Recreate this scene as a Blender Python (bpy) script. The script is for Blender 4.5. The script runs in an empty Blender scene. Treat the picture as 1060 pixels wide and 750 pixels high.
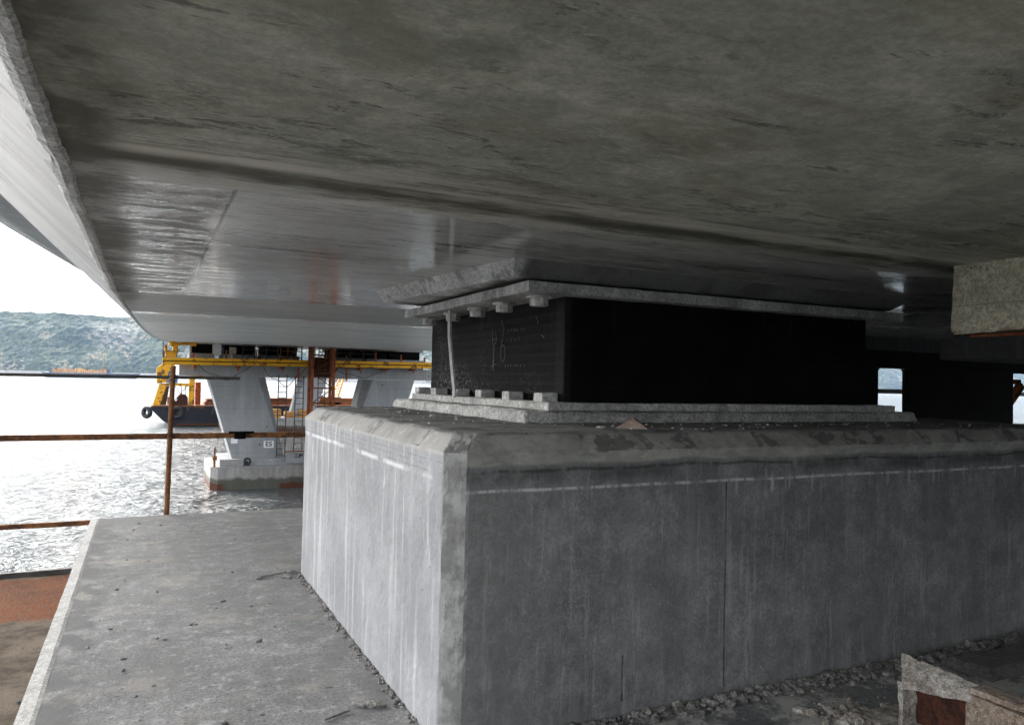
import bpy, bmesh, math, random
from mathutils import Vector, Matrix, noise
random.seed(7)
R = math.radians
scene = bpy.context.scene
COL = scene.collection

# ------------------------------------------------------------------ materials
class NT:
    def __init__(s, name):
        s.m = bpy.data.materials.new(name); s.m.use_nodes = True
        s.t = s.m.node_tree; s.nodes = s.t.nodes; s.links = s.t.links
        s.b = s.nodes['Principled BSDF']
        s.pos = s.node('ShaderNodeNewGeometry').outputs['Position']
        sep = s.node('ShaderNodeSeparateXYZ'); s.links.new(s.pos, sep.inputs[0])
        s.x, s.y, s.z = sep.outputs
        g2 = s.node('ShaderNodeNewGeometry'); sn = s.node('ShaderNodeSeparateXYZ'); s.links.new(g2.outputs['True Normal'], sn.inputs[0]); s.nx, s.ny, s.nz = sn.outputs
    def node(s, t, **p):
        n = s.nodes.new(t)
        for k, v in p.items(): setattr(n, k, v)
        return n
    def put(s, v, sock):
        if isinstance(v, bpy.types.NodeSocket): s.links.new(v, sock)
        elif isinstance(v, (tuple, list)) and len(v) == 3 and sock.type == 'RGBA': sock.default_value = (*v, 1)
        else: sock.default_value = v
    def vec(s, sx, sy, sz, base=None):
        n = s.node('ShaderNodeVectorMath', operation='MULTIPLY')
        s.put(base or s.pos, n.inputs[0]); n.inputs[1].default_value = (sx, sy, sz)
        return n.outputs[0]
    def noise(s, scale, detail=4, rough=.55, vec=None, dist=0):
        n = s.node('ShaderNodeTexNoise'); n.inputs['Scale'].default_value = scale
        n.inputs['Detail'].default_value = detail; n.inputs['Roughness'].default_value = rough
        n.inputs['Distortion'].default_value = dist
        s.put(vec or s.pos, n.inputs['Vector']); return n.outputs['Fac']
    def voro(s, scale, vec=None):
        n = s.node('ShaderNodeTexVoronoi'); n.inputs['Scale'].default_value = scale
        s.put(vec or s.pos, n.inputs['Vector']); return n.outputs['Distance']
    def rng(s, v, a, b, lo=0., hi=1.):
        n = s.node('ShaderNodeMapRange', interpolation_type='SMOOTHSTEP')
        s.put(v, n.inputs[0])
        for i, q in enumerate((a, b, lo, hi)): n.inputs[i+1].default_value = q
        return n.outputs[0]
    def math(s, op, a, b=0., c=0.):
        n = s.node('ShaderNodeMath', operation=op)
        s.put(a, n.inputs[0]); s.put(b, n.inputs[1]); s.put(c, n.inputs[2]); return n.outputs[0]
    def mul(s, *a):
        r = a[0]
        for q in a[1:]: r = s.math('MULTIPLY', r, q)
        return r
    def add(s, a, b): return s.math('ADD', a, b)
    def mix(s, f, a, b):
        n = s.node('ShaderNodeMix', data_type='RGBA')
        s.put(f, n.inputs[0]); s.put(a, n.inputs[6]); s.put(b, n.inputs[7]); return n.outputs[2]
    def mixf(s, f, a, b):
        n = s.node('ShaderNodeMix', data_type='FLOAT')
        s.put(f, n.inputs[0]); s.put(a, n.inputs[2]); s.put(b, n.inputs[3]); return n.outputs[0]
    def band(s, v, c, w, soft=.5):      # 1 inside |v-c|<w
        d = s.math('ABSOLUTE', s.math('SUBTRACT', v, c))
        return s.rng(d, w*(1-soft), w*(1+soft), 1, 0)
    def bump(s, h, strength=.3, dist=.01, prev=None):
        n = s.node('ShaderNodeBump'); s.put(strength, n.inputs['Strength'])
        s.put(dist, n.inputs['Distance']); s.put(h, n.inputs['Height'])
        if prev: s.links.new(prev, n.inputs['Normal'])
        return n.outputs[0]
    def out(s, col=None, rough=None, nrm=None, metal=None, spec=None):
        if col is not None: s.put(col, s.b.inputs['Base Color'])
        if rough is not None: s.put(rough, s.b.inputs['Roughness'])
        if nrm is not None: s.put(nrm, s.b.inputs['Normal'])
        if metal is not None: s.put(metal, s.b.inputs['Metallic'])
        if spec is not None: s.put(spec, s.b.inputs['Specular IOR Level'])
        return s.m

def g(v): return (v, v, v)

def concrete(name, lo, hi, rough=.85, blot=1.6, pores=.5, streak=0., sax=(9, 9, .7), bump=.5, bdist=.006, hook=None):
    t = NT(name)
    a = t.noise(blot, 6, .62, dist=.4); b = t.noise(blot*6.5, 5, .65)
    c = t.mix(t.rng(t.add(t.mul(a, .65), t.mul(b, .35)), .36, .64), lo, hi)
    fine = t.noise(55, 3, .7)
    c = t.mix(t.rng(fine, .40, .54, .42, 0), c, g(.03))
    c = t.mix(t.rng(t.noise(20, 8, .85), .46, .55, .28, 0), c, tuple(q*.4 for q in lo))
    c = t.mix(t.rng(t.noise(9, 5, .7), .42, .6, .25, 0), c, tuple(q*.45 for q in lo))
    c = t.mix(t.rng(t.noise(140, 2, .6), .58, .70, 0, .45), c, tuple(min(1, q*1.8) for q in hi))
    if streak:
        sn = t.noise(1.2, 5, .6, t.vec(*sax))
        c = t.mix(t.rng(sn, .5, .72, 0, streak), c, tuple(min(1, q*1.35) for q in hi))
        c = t.mix(t.rng(sn, .48, .28, 0, streak), c, tuple(q*.5 for q in lo))
    po = t.mul(t.rng(t.voro(26), .10, .17, 1, 0), t.rng(t.noise(5, 2), .5, .62))
    if pores: c = t.mix(t.mul(po, pores), c, g(.025))
    h = t.add(t.mul(t.noise(18, 6, .7), .7), t.mul(fine, .3))
    h = t.math('SUBTRACT', h, t.mul(po, .8*pores))
    r = rough; nrm = t.bump(h, bump, bdist)
    if hook:
        res = hook(t, c, r, nrm, h)
        c, r, nrm = res
    return t.out(c, r, nrm, spec=.3)

def m_block():
    def hook(t, c, r, nrm, h):
        wob = t.mul(t.math('SUBTRACT', t.noise(3.2, 4), .5), .05)
        zz = t.add(t.z, wob)
        left = t.mul(t.rng(t.nx, -.3, -.45), t.rng(t.y, 2.90, 2.91))                       # left side, paler colour
        # other sides, darker grey
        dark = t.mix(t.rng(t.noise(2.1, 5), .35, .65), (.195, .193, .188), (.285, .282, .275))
        dark = t.mix(t.rng(t.noise(7, 6, .75), .42, .58, .38, 0), dark, g(.075))
        dark = t.mix(t.rng(t.noise(60, 4, .8), .44, .55, .34, 0), dark, g(.07))
        dark = t.mix(t.rng(t.noise(12, 8, .85), .46, .55, .25, 0), dark, g(.09))
        dark = t.mix(t.mul(t.rng(t.voro(42), .10, .16, 1, 0), t.rng(t.noise(4, 4, .7), .46, .56), .55), dark, g(.42))
        dark = t.mix(t.mul(t.rng(t.voro(17), .05, .075, 1, 0), t.rng(t.noise(2.2, 4, .7), .46, .54), .8), dark, g(.03))
        dark = t.mix(t.mul(t.rng(t.noise(2.2, 7, .8, t.vec(9, 9, .6)), .56, .60), .3), dark, g(.42))
        dark = t.mix(t.mul(t.rng(t.noise(150, 2, .6), .60, .66), t.rng(t.noise(3, 4), .42, .6, .1, .5)), dark, g(.40))
        dark = t.mix(t.rng(t.noise(2.6, 6, .7), .53, .60, 0, .12), dark, g(.33))
        dark = t.mix(t.rng(t.noise(1.7, 6, .65, t.vec(5, 5, .35)), .50, .62, 0, .25), dark, g(.10))
        dark = t.mix(t.rng(t.add(t.x, t.mul(wob, 6.)), 1.3, 1.7, .28, 0), dark, (.27, .265, .25))
        dark = t.mix(t.rng(t.noise(1.6, 5, .6, t.vec(7, 7, .5)), .52, .75, 0, .35), dark, g(.24))
        dark = t.mix(t.mul(t.rng(t.noise(1.1, 4, .6, t.vec(6, 6, .8)), .5, .7), t.rng(t.z, 0, .55, .55, 0)), dark, g(.26))
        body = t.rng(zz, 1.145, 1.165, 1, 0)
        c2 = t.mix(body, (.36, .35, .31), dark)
        c2 = t.mix(t.mul(t.rng(t.noise(3.5, 6, .75), .44, .58), t.rng(zz, 1.1, 1.2), .5), c2, (.17, .168, .155))
        c2 = t.mix(t.mul(t.rng(t.noise(14, 5, .75, t.vec(.5, .5, 1)), .48, .66), t.rng(zz, 1.13, 1.17), .5), c2, (.15, .15, .14))
        c2 = t.mix(t.mul(t.rng(t.math('ABSOLUTE', t.math('SUBTRACT', zz, 1.105)), 0, .06, 1, 0), t.rng(t.noise(2.5, 5, .7, t.vec(1, 1, .5)), .40, .58), .75), c2, g(.06))
        c2 = t.mix(t.mul(t.band(zz, 1.128, .007, .9), t.rng(t.noise(4, 5, .7), .38, .5), .7), c2, g(.03))
        c2 = t.mix(t.mul(t.band(t.add(t.z, t.mul(wob, .25)), 1.045, .006, .8), t.rng(t.noise(7, 6, .8, t.vec(1, 1, .3)), .42, .56, .1, .9)), c2, g(.55))
        drip = t.mul(t.band(t.z, 1.02, .04, .6), t.rng(t.noise(1.5, 3, .6, t.vec(22, 22, .5)), .6, .68))
        c2 = t.mix(t.mul(drip, .6), c2, g(.5))
        seam = t.add(t.mul(t.band(t.add(t.x, t.mul(wob, .06)), 2.577, .0035, .8), t.rng(t.z, 1.03, 1.05, 1, 0)), t.mul(t.band(t.x, 1.985, .004, .6), t.mul(t.rng(t.z,.07,.08),t.rng(t.z, .27, .28, 1, 0))))
        seam = t.mul(seam, t.rng(t.noise(6, 4, .7), .40, .55, .1, .65))
        c2 = t.mix(seam, c2, g(.02))
        # paler left side
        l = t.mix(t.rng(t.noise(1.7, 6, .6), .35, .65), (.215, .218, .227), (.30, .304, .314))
        l = t.mix(t.rng(t.noise(60, 4, .8), .44, .55, .22, 0), l, g(.12))
        l = t.mix(t.mul(t.rng(t.voro(19), .05, .08, 1, 0), t.rng(t.noise(2.4, 4, .7), .46, .54), .7), l, g(.07))
        l = t.mix(t.rng(t.noise(8, 6, .75), .42, .58, .3, 0), l, g(.17))
        vst = t.noise(1.3, 6, .7, t.vec(10, 10, .45))
        l = t.mix(t.rng(vst, .52, .68, 0, .45), l, g(.52))
        l = t.mix(t.rng(vst, .44, .3, 0, .45), l, g(.2))
        l = t.mix(t.mul(t.rng(t.noise(1, 5, .7, t.vec(14, 14, 1.2)), .58, .66), t.rng(t.z, .5, 1.0, 0, .7)), l, g(.6))
        l = t.mix(t.mul(t.band(t.add(t.z, t.mul(wob, .3)), 1.085, .010, .9), t.rng(t.noise(4, 4), .40, .55, 0, .7)), l, g(.62))
        for k, q in enumerate((1.11, 1.135, 1.16)):
            l = t.mix(t.mul(t.band(t.z, q, .003, .6), t.rng(t.noise(6+k, 3), .4, .55, 0, .5)), l, g(.15))
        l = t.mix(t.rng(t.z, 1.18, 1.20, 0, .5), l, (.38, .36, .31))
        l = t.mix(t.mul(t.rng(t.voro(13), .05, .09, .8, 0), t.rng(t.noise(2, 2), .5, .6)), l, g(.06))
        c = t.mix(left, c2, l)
        edge = t.mul(t.rng(t.nx, -.40, -.50), t.rng(t.ny, -.40, -.50))
        c = t.mix(edge, c, t.mix(t.rng(t.noise(7, 6, .75), .38, .62), (.19, .187, .172), (.33, .328, .31)))
        c = t.mix(t.mul(edge, t.rng(t.noise(22, 5, .8, t.vec(1, 1, .5)), .54, .64), .5), c, g(.10))
        lip = t.mul(t.rng(t.nz, .35, .5), t.rng(t.nz, .95, .9))
        c = t.mix(t.mul(lip, t.rng(t.noise(5, 6, .75), .46, .62), .5), c, (.18, .178, .165))
        c = t.mix(t.mul(lip, t.rng(t.voro(3.2, t.vec(1, 1, 0)), .62, .66), t.rng(t.noise(16, 3), .45, .55), .6), c, g(.05))
        top = t.rng(t.z, 1.268, 1.28)
        tc = t.mix(t.rng(t.noise(4, 6, .7), .35, .62), (.10, .10, .095), (.26, .255, .24))
        tc = t.mix(t.rng(t.noise(45, 3, .7), .6, .68), tc, g(.03))
        c = t.mix(t.mul(top, t.rng(t.noise(7,4), .3, .45, .5, 1)), c, tc)
        n2 = t.bump(seam, 1, -.01, nrm)
        return c, r, n2
    return concrete('block_concrete', (.2,)*3, (.3,)*3, .82, bump=.55, hook=hook)

def m_soffit():
    t = NT('soffit_concrete')
    wob = t.mul(t.math('SUBTRACT', t.noise(1.3, 4, .6, t.vec(.6, 1, 1)), .5), .35)
    yy = t.add(t.y, t.mul(wob, 1.8))
    # near, rough olive-brown skin
    a = t.noise(1.4, 6, .65, dist=.5); b = t.noise(5.5, 5, .65, t.vec(.6, 1.2, 1))
    near = t.mix(t.rng(t.add(t.mul(a, .6), t.mul(b, .4)), .38, .62), (.37, .382, .32), (.58, .588, .505))
    near = t.mix(t.rng(t.noise(30, 4, .7), .4, .6, .22, 0), near, g(.08))
    near = t.mix(t.rng(t.noise(1.3, 6, .6, None, .6), .50, .60, 0, .42), near, (.17, .18, .15))
    near = t.mix(t.mul(t.rng(t.voro(9), .05, .10, 1, 0), t.rng(t.noise(2, 3), .5, .6), .7), near, (.42, .42, .4))
    near = t.mix(t.rng(t.noise(2.2, 5, .6, t.vec(.7, 1.6, 1)), .52, .62, 0, .35), near, (.27, .25, .16))
    near = t.mix(t.rng(t.noise(3.2, 6, .7, t.vec(.45, 1.9, 1)), .61, .66, 0, .7), near, (.08, .08, .07))
    near = t.mix(t.rng(t.noise(6.2, 6, .75, t.vec(.35, 2.2, 1)), .62, .66, 0, .45), near, (.45, .45, .43))
    q1 = t.noise(8.5, 8, .82, t.vec(.6, 1.1, 1), .8)
    near = t.mix(t.rng(q1, .46, .56, .20, 0), near, (.17, .175, .14))
    near = t.mix(t.mul(t.rng(t.noise(11, 7, .8, t.vec(.45, 1.4, 1), .6), .555, .585), t.rng(t.noise(1.1, 3), .42, .56), .75), near, (.07, .07, .06))
    near = t.mix(t.mul(t.rng(t.noise(13, 7, .8, t.vec(.4, 1.5, 1), .6), .57, .60), t.rng(t.noise(1.7, 3, .5, t.vec(1, 1, 1)), .46, .58), .5), near, (.58, .58, .56))
    near = t.mix(t.rng(t.noise(90, 3, .8), .44, .54, .14, 0), near, g(.06))
    # transition bands, parallel to the joint
    lb = t.noise(2.2, 5, .65, t.vec(.25, 3.2, 1))
    tr = t.mul(t.rng(yy, 2.05, 2.4), t.rng(yy, 2.75, 3.15, 1, 0))
    near = t.mix(t.mul(tr, t.rng(lb, .46, .54, 0, .75)), near, (.52, .50, .44))
    near = t.mix(t.mul(tr, t.rng(t.noise(5, 7, .8, t.vec(.25, 2.4, 1), .4), .52, .57, 0, .8)), near, (.09, .088, .068))
    near = t.mix(t.mul(t.band(t.add(t.y, t.mul(wob, .5)), 2.40, .045, .9), t.rng(lb, .40, .52, .2, .85)), near, (.58, .565, .50))
    near = t.mix(t.mul(t.band(t.add(t.y, t.mul(wob, .8)), 2.53, .075, .8), t.rng(t.noise(1.3, 5, .7, t.vec(.6, 2, 1)), .38, .50, .35, .95)), near, (.085, .082, .06))
    near = t.mix(t.mul(t.band(t.add(t.y, wob), 2.12, .10, .9), t.rng(t.noise(1.1, 6, .75, t.vec(.5, 2.4, 1)), .50, .57, 0, .6)), near, (.12, .12, .095))
    # far, smooth formed skin with streaks across the deck
    s1 = t.noise(2.6, 6, .62, t.vec(.35, 3.0, 1)); s2 = t.noise(7, 5, .65, t.vec(.22, 3.2, 1))
    far = t.mix(t.rng(t.add(t.mul(t.noise(1.5, 6, .65), .6), t.mul(s1, .4)), .38, .60), (.40, .40, .39), (.56, .56, .55))
    far = t.mix(t.rng(t.noise(3.2, 6, .75, t.vec(.6, 1.5, 1)), .58, .64, 0, .35), far, (.14, .14, .13))
    far = t.mix(t.rng(t.noise(14, 4, .7, t.vec(.3, 2.2, 1)), .62, .66, 0, .7), far, g(.05))
    lines = t.mul(t.band(t.math('FRACT', t.mul(t.add(t.y, t.mul(wob, .15)), .9)), .5, .006, .6), t.rng(t.noise(1.2, 4, .7, t.vec(.8, 2, 1)), .48, .55))
    far = t.mix(t.mul(lines, .8), far, g(.04))
    
    left = t.mul(t.rng(t.add(t.x, wob), .22, .28, 1, 0), t.rng(t.y, 2.7, 2.9), t.rng(t.y, 6.4, 6.6, 1, 0))
    ls = t.noise(3.2, 6, .72, t.vec(.7, 2.4, 1), .6)
    far = t.mix(t.mul(left, t.rng(ls, .47, .54, .0, .8)), far, (.09, .09, .08))
    far = t.mix(t.mul(left, t.rng(t.noise(7, 8, .85, t.vec(.7, 1.5, 1), .5), .50, .54, 0, .8)), far, (.62, .62, .60))
    far = t.mix(t.mul(left, t.rng(t.noise(9, 8, .85, t.vec(.7, 1.5, 1), .5), .53, .56, 0, .75)), far, (.07, .07, .06))
    far = t.mix(t.rng(t.noise(18, 7, .8, t.vec(.5, 1.6, 1)), .45, .54, .25, 0), far, (.18, .18, .17))
    far = t.mix(t.mul(t.rng(t.noise(4, 7, .8, t.vec(.18, 2.6, 1), .3), .55, .58), t.rng(t.y, 2.7, 3.0), .6), far, (.08, .08, .075))
    edge = t.mul(t.rng(t.add(t.x, t.mul(wob, .5)), -.02, -.16, 0, 1), t.rng(t.y, 7, 9, 1, .2))
    seam = t.mul(t.band(t.x, .262, .006, .6), t.rng(t.y, 2.75, 2.8), t.rng(t.y, 6.4, 6.5, 1, 0))
    seam = t.add(seam, t.mul(t.band(t.add(t.y, t.mul(wob,.1)), 3.53, .006, .6), t.rng(t.x, .26, .3), .7))
    seam = t.add(seam, t.band(t.y, 6.55, .05, .3))
    jl = t.add(t.band(t.y, 17., .03), t.band(t.y, 28., .05))
    bandz = t.mul(t.rng(t.y, 6.6, 6.75), t.rng(t.y, 10.3, 10.7, 1, 0))
    far = t.mix(t.mul(bandz, t.rng(t.add(t.y, t.mul(wob, 2.)), 7.2, 9.4, .45, .8)), far, t.mix(t.rng(t.noise(2, 6, .75, t.vec(.3, 2, 1)), .44, .56), (.10, .10, .085), (.20, .20, .18)))
    mk = t.rng(yy, 2.55, 2.85)
    col = t.mix(mk, near, far)
    col = t.mix(t.mul(edge, t.rng(t.noise(4, 5, .7), .35, .6, .35, .95)), col, (.075, .072, .055))
    col = t.mix(t.math('MINIMUM', seam, 1.), col, g(.03))
    col = t.mix(t.mul(jl, .5), col, g(.1))
    rf = t.mixf(t.rng(t.noise(2.4, 6, .7, t.vec(.6, 1.2, 1)), .42, .58), .11, .06)
    rf = t.mixf(t.mul(left, t.rng(ls, .45, .55)), rf, .5)
    rf = t.math('ADD', rf, t.mul(t.rng(t.noise(10, 7, .8, t.vec(.5, 1.5, 1)), .48, .58), .07))
    rf = t.mixf(t.mul(bandz, .85), rf, .55)
    rr = t.mixf(mk, t.mixf(t.rng(t.noise(3, 5, .7), .45, .6), .85, .55), rf)
    rr = t.mixf(edge, rr, .8)
    rr = t.mixf(t.rng(t.y, 10.4, 11.2), rr, t.mixf(t.rng(t.noise(.8, 6, .7, t.vec(.3, 1.2, 1)), .42, .58), .30, .48))
    hn = t.add(t.mul(t.noise(9, 6, .7), .6), t.mul(b, .8))
    hf = t.add(t.mul(s2, .10), t.mul(t.noise(1.1, 2, .5, t.vec(.6, 1., 1)), 1.0))
    nn = t.bump(hn, t.mixf(mk, .6, .03), .012)
    for l in list(t.links):
        pass
    nn = t.bump(hf, .10, .014, nn)
    return t.out(col, rr, nn, spec=t.mixf(mk, .25, 1.0))

def m_web():
    t = NT('web_concrete')
    # board-marked streaks running across the web
    s1 = t.noise(1.5, 6, .7, t.vec(.5, 1.2, .5)); s2 = t.noise(1.6, 6, .7, t.vec(.5, 3.5, .5), .5)
    c = t.mix(t.rng(t.add(t.mul(s1, .6), t.mul(s2, .4)), .36, .62), (.15, .153, .155), (.32, .323, .327))
    pn = t.rng(t.math('FRACT', t.mul(t.y, .22)), .48, .52)
    c = t.mix(t.mul(pn, .25), c, g(.22))
    c = t.mix(t.rng(t.noise(3, 6, .75, t.vec(.4, 2.5, .4)), .54, .60, 0, .5), c, g(.13))
    c = t.mix(t.band(t.math('FRACT', t.mul(t.y, .22)), .5, .004, .5), c, g(.06))
    return t.out(c, .6, t.bump(s1, .3, .02), spec=.4)

def rust(name, c1=(.045, .02, .012), c2=(.24, .085, .025), rough=.85, sc=9, paint=None, cover=.5):
    t = NT(name)
    n1 = t.noise(sc, 6, .68, dist=.4); n2 = t.noise(sc*6, 4, .7)
    c = t.mix(t.rng(t.add(t.mul(n1, .6), t.mul(n2, .4)), .38, .62), c1, c2)
    if paint:
        c = t.mix(t.rng(t.noise(sc*.5, 6, .75), cover, cover+.06), paint, c)
    return t.out(c, rough, t.bump(n2, .4, .003), spec=.25)

def plain(name, c, rough=.6, var=.25, sc=6, spec=.4, metal=0.):
    t = NT(name)
    n = t.noise(sc, 5, .65)
    col = t.mix(t.rng(n, .35, .65), tuple(q*(1-var) for q in c), tuple(min(1, q*(1+var)) for q in c))
    return t.out(col, rough, t.bump(t.noise(sc*8, 3), .15, .003), metal, spec)

def m_rubber():
    t = NT('black_rubber')
    n = t.noise(4, 5, .6)
    c = t.mix(t.rng(n, .35, .65), g(.003), g(.007))
    lf = t.rng(t.x, 2.12, 2.14, 1, 0)
    bands = t.rng(t.math('SINE', t.mul(t.z, 110.)), .3, .95, 0, 1)
    c = t.mix(t.mul(lf, bands, .35), c, g(.025))
    sp = t.mul(lf, t.rng(t.noise(75, 3, .7), .55, .60), t.rng(t.noise(2.2, 4), .38, .55))
    sp = t.mul(sp, t.add(t.rng(t.y, 4.4, 5.4, .1, .75), t.rng(t.z, 1.6, 1.45, 0, .3)))
    c = t.mix(t.mul(sp, .8), c, g(.22))
    c = t.mix(t.mul(lf, t.rng(t.y, 3.74, 3.72), .5), c, g(.03))
    dr = t.mul(t.rng(t.noise(1.5, 4, .6, t.vec(20, 20, .9)), .6, .72), t.rng(t.z, 1.7, 2.0))
    c = t.mix(t.mul(dr, .4), c, g(.15))
    nn = t.bump(t.math('SINE', t.mul(t.z, 110.)), .25, .004)
    return t.out(c, .75, nn, spec=.08)

def m_floor():
    def hook(t, c, r, nrm, h):
        bl = t.noise(1.1, 6, .68, dist=.5)
        c = t.mix(t.rng(bl, .50, .60, 0, .6), c, (.15, .15, .145))
        c = t.mix(t.rng(t.noise(5, 8, .82), .52, .58, 0, .45), c, g(.11))
        c = t.mix(t.rng(t.noise(9, 7, .85), .56, .59, 0, .35), c, g(.5))
        c = t.mix(t.rng(t.noise(2.3, 5), .54, .66, 0, .35), c, (.36, .33, .27))
        ed = t.mul(t.rng(t.add(t.x, t.mul(t.math('SUBTRACT', t.noise(3, 5, .7), .5), .5)), -.18, -.30), t.rng(t.noise(5, 4), .36, .5))
        c = t.mix(t.mul(ed, .8), c, g(.09))
        c = t.mix(t.mul(t.rng(t.y, 8.2, 8.8), t.rng(t.noise(2.5, 5, .6, t.vec(1, 2.5, 1)), .42, .55), .6), c, g(.13))
        c = t.mix(t.rng(t.noise(11, 5, .75, t.vec(.7, 1.6, 1)), .63, .66, 0, .85), c, g(.03))
        fz = t.mul(t.rng(t.x, 1.3, 1.9), t.rng(t.y, 3.1, 2.9))
        c = t.mix(t.mul(fz, t.rng(t.noise(2.6, 6, .75), .46, .54, .0, .9)), c, (.46, .45, .41))
        c = t.mix(t.mul(fz, t.rng(t.noise(6, 6, .75), .52, .58, 0, .7)), c, g(.11))
        foot_dark = t.mul(t.rng(t.x, .75, 1.1), t.rng(t.noise(3, 5), .4, .6, .1, .6), t.rng(t.x, 1.25, 1.2))
        c = t.mix(foot_dark, c, g(.13))  # floor gets darker towards the left foot of the pedestal
        return c, t.rng(bl, .5, .7, .85, .6), nrm
    return concrete('cap_concrete', (.19, .19, .188), (.31, .31, .303), .85, 1.3, .6, bump=.55, bdist=.008, hook=hook)

def m_mud():
    t = NT('rusty_deck_plate')
    n = t.noise(3, 6, .7); n2 = t.noise(40, 4, .7)
    mud = t.mix(t.rng(n, .36, .62), (.048, .037, .028), (.12, .098, .076))
    mud = t.mix(t.rng(t.noise(7, 5, .7), .6, .66, 0, .8), mud, (.05, .04, .032))
    ru = t.mix(t.rng(t.add(t.mul(n, .3), t.mul(n2, .7)), .38, .6), (.05, .026, .017), (.16, .058, .022))
    ru = t.mix(t.rng(t.math('SINE', t.mul(t.add(t.x, t.mul(t.y, .4)), 55.)), .2, .9, 0, .3), ru, (.1, .06, .045))
    yy = t.add(t.y, t.mul(t.math('SUBTRACT', n, .5), .5))
    c = t.mix(t.mul(t.rng(yy, 7.15, 7.3), t.rng(yy, 8.68, 8.6), t.rng(n2, .3, .45, .7, 1)), mud, ru)
    return t.out(c, .95, t.bump(t.add(n, n2), .6, .012), spec=.06)

def m_water():
    t = NT('sea_water')
    w1 = t.noise(.55, 4, .55, t.vec(.75, 1.2, 1), .3); w2 = t.noise(2.6, 4, .6, t.vec(.7, 1.3, 1), .3); w3 = t.noise(.09, 3, .5)
    h = t.add(t.add(t.mul(w1, 1.), t.mul(w2, .28)), t.mul(w3, 1.2))
    c = t.mix(t.rng(t.noise(.02, 3), .4, .6), (.06, .07, .072), (.09, .102, .104))
    m = t.out(c, .06, t.bump(h, 1., 1.4), spec=.5)
    t.b.inputs['IOR'].default_value = 1.33
    return m

def m_hill():
    t = NT('wooded_hillside')
    hv = t.vec(1, .12, 1.35); n = t.noise(.012, 6, .7, hv); f = t.noise(.09, 5, .8, hv); v = t.voro(.11, hv)
    c = t.mix(t.rng(t.add(t.mul(f, .6), t.mul(n, .4)), .4, .6), (.012, .026, .016), (.06, .078, .042))
    c = t.mix(t.rng(v, .1, .5, .45, 0), c, (.11, .125, .08))
    bare = t.mul(t.rng(t.noise(.008, 6, .75, hv), .50, .58), t.rng(f, .46, .56))
    c = t.mix(t.mul(bare, .8), c, (.24, .21, .15))
    rock = t.mul(t.band(t.add(t.x, t.mul(n, 60)), -40, 55, .5), t.band(t.add(t.z, t.mul(f, 30)), 120, 34, .4))
    c = t.mix(t.mul(rock, t.rng(f, .42, .56), .7), c, (.22, .21, .19))
    shore = t.mul(t.rng(t.z, 7, 4), t.rng(t.noise(.02, 4, .6), .36, .5))
    c = t.mix(shore, c, (.34, .32, .28))
    return t.out(c, .95, t.bump(t.add(f, v), .8, 4.), spec=.1)

def m_pilecap():
    def hook(t, c, r, nrm, h):
        zz = t.add(t.z, t.mul(t.math('SUBTRACT', t.noise(.9, 5, .65), .5), .9))
        c = t.mix(t.rng(zz, -5.6, -5.85, 0, .85), c, (.05, .052, .035))
        ru = t.mul(t.rng(zz, -6.0, -6.15), t.rng(t.noise(.25, 2), .42, .5))
        c = t.mix(ru, c, (.085, .032, .018))
        c = t.mix(t.rng(t.noise(1.6, 5, .7, t.vec(2, 2, .3)), .6, .7, 0, .5), c, (.30, .17, .12))
        return c, r, nrm
    return concrete('pile_cap_concrete', (.28, .265, .245), (.42, .40, .375), .9, .5, 0, .4, (2, 2, .3), hook=hook)

def m_leg():
    def hook(t, c, r, nrm, h):
        p = t.mul(t.rng(t.voro(1.1, t.vec(1, 1, 1)), .06, .075, 1, 0), 1.)
        c = t.mix(p, c, g(.05))
        j = t.add(t.band(t.math('FRACT', t.mul(t.z, .62)), .5, .012), t.mul(t.band(t.math('FRACT', t.mul(t.x, .32)), .5, .006), .6))
        c = t.mix(t.mul(j, .35), c, g(.1))
        return c, r, nrm
    return concrete('pier_concrete', (.33, .34, .345), (.41, .42, .43), .85, .35, 0, .25, (1.5, 1.5, .2), hook=hook)

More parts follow.
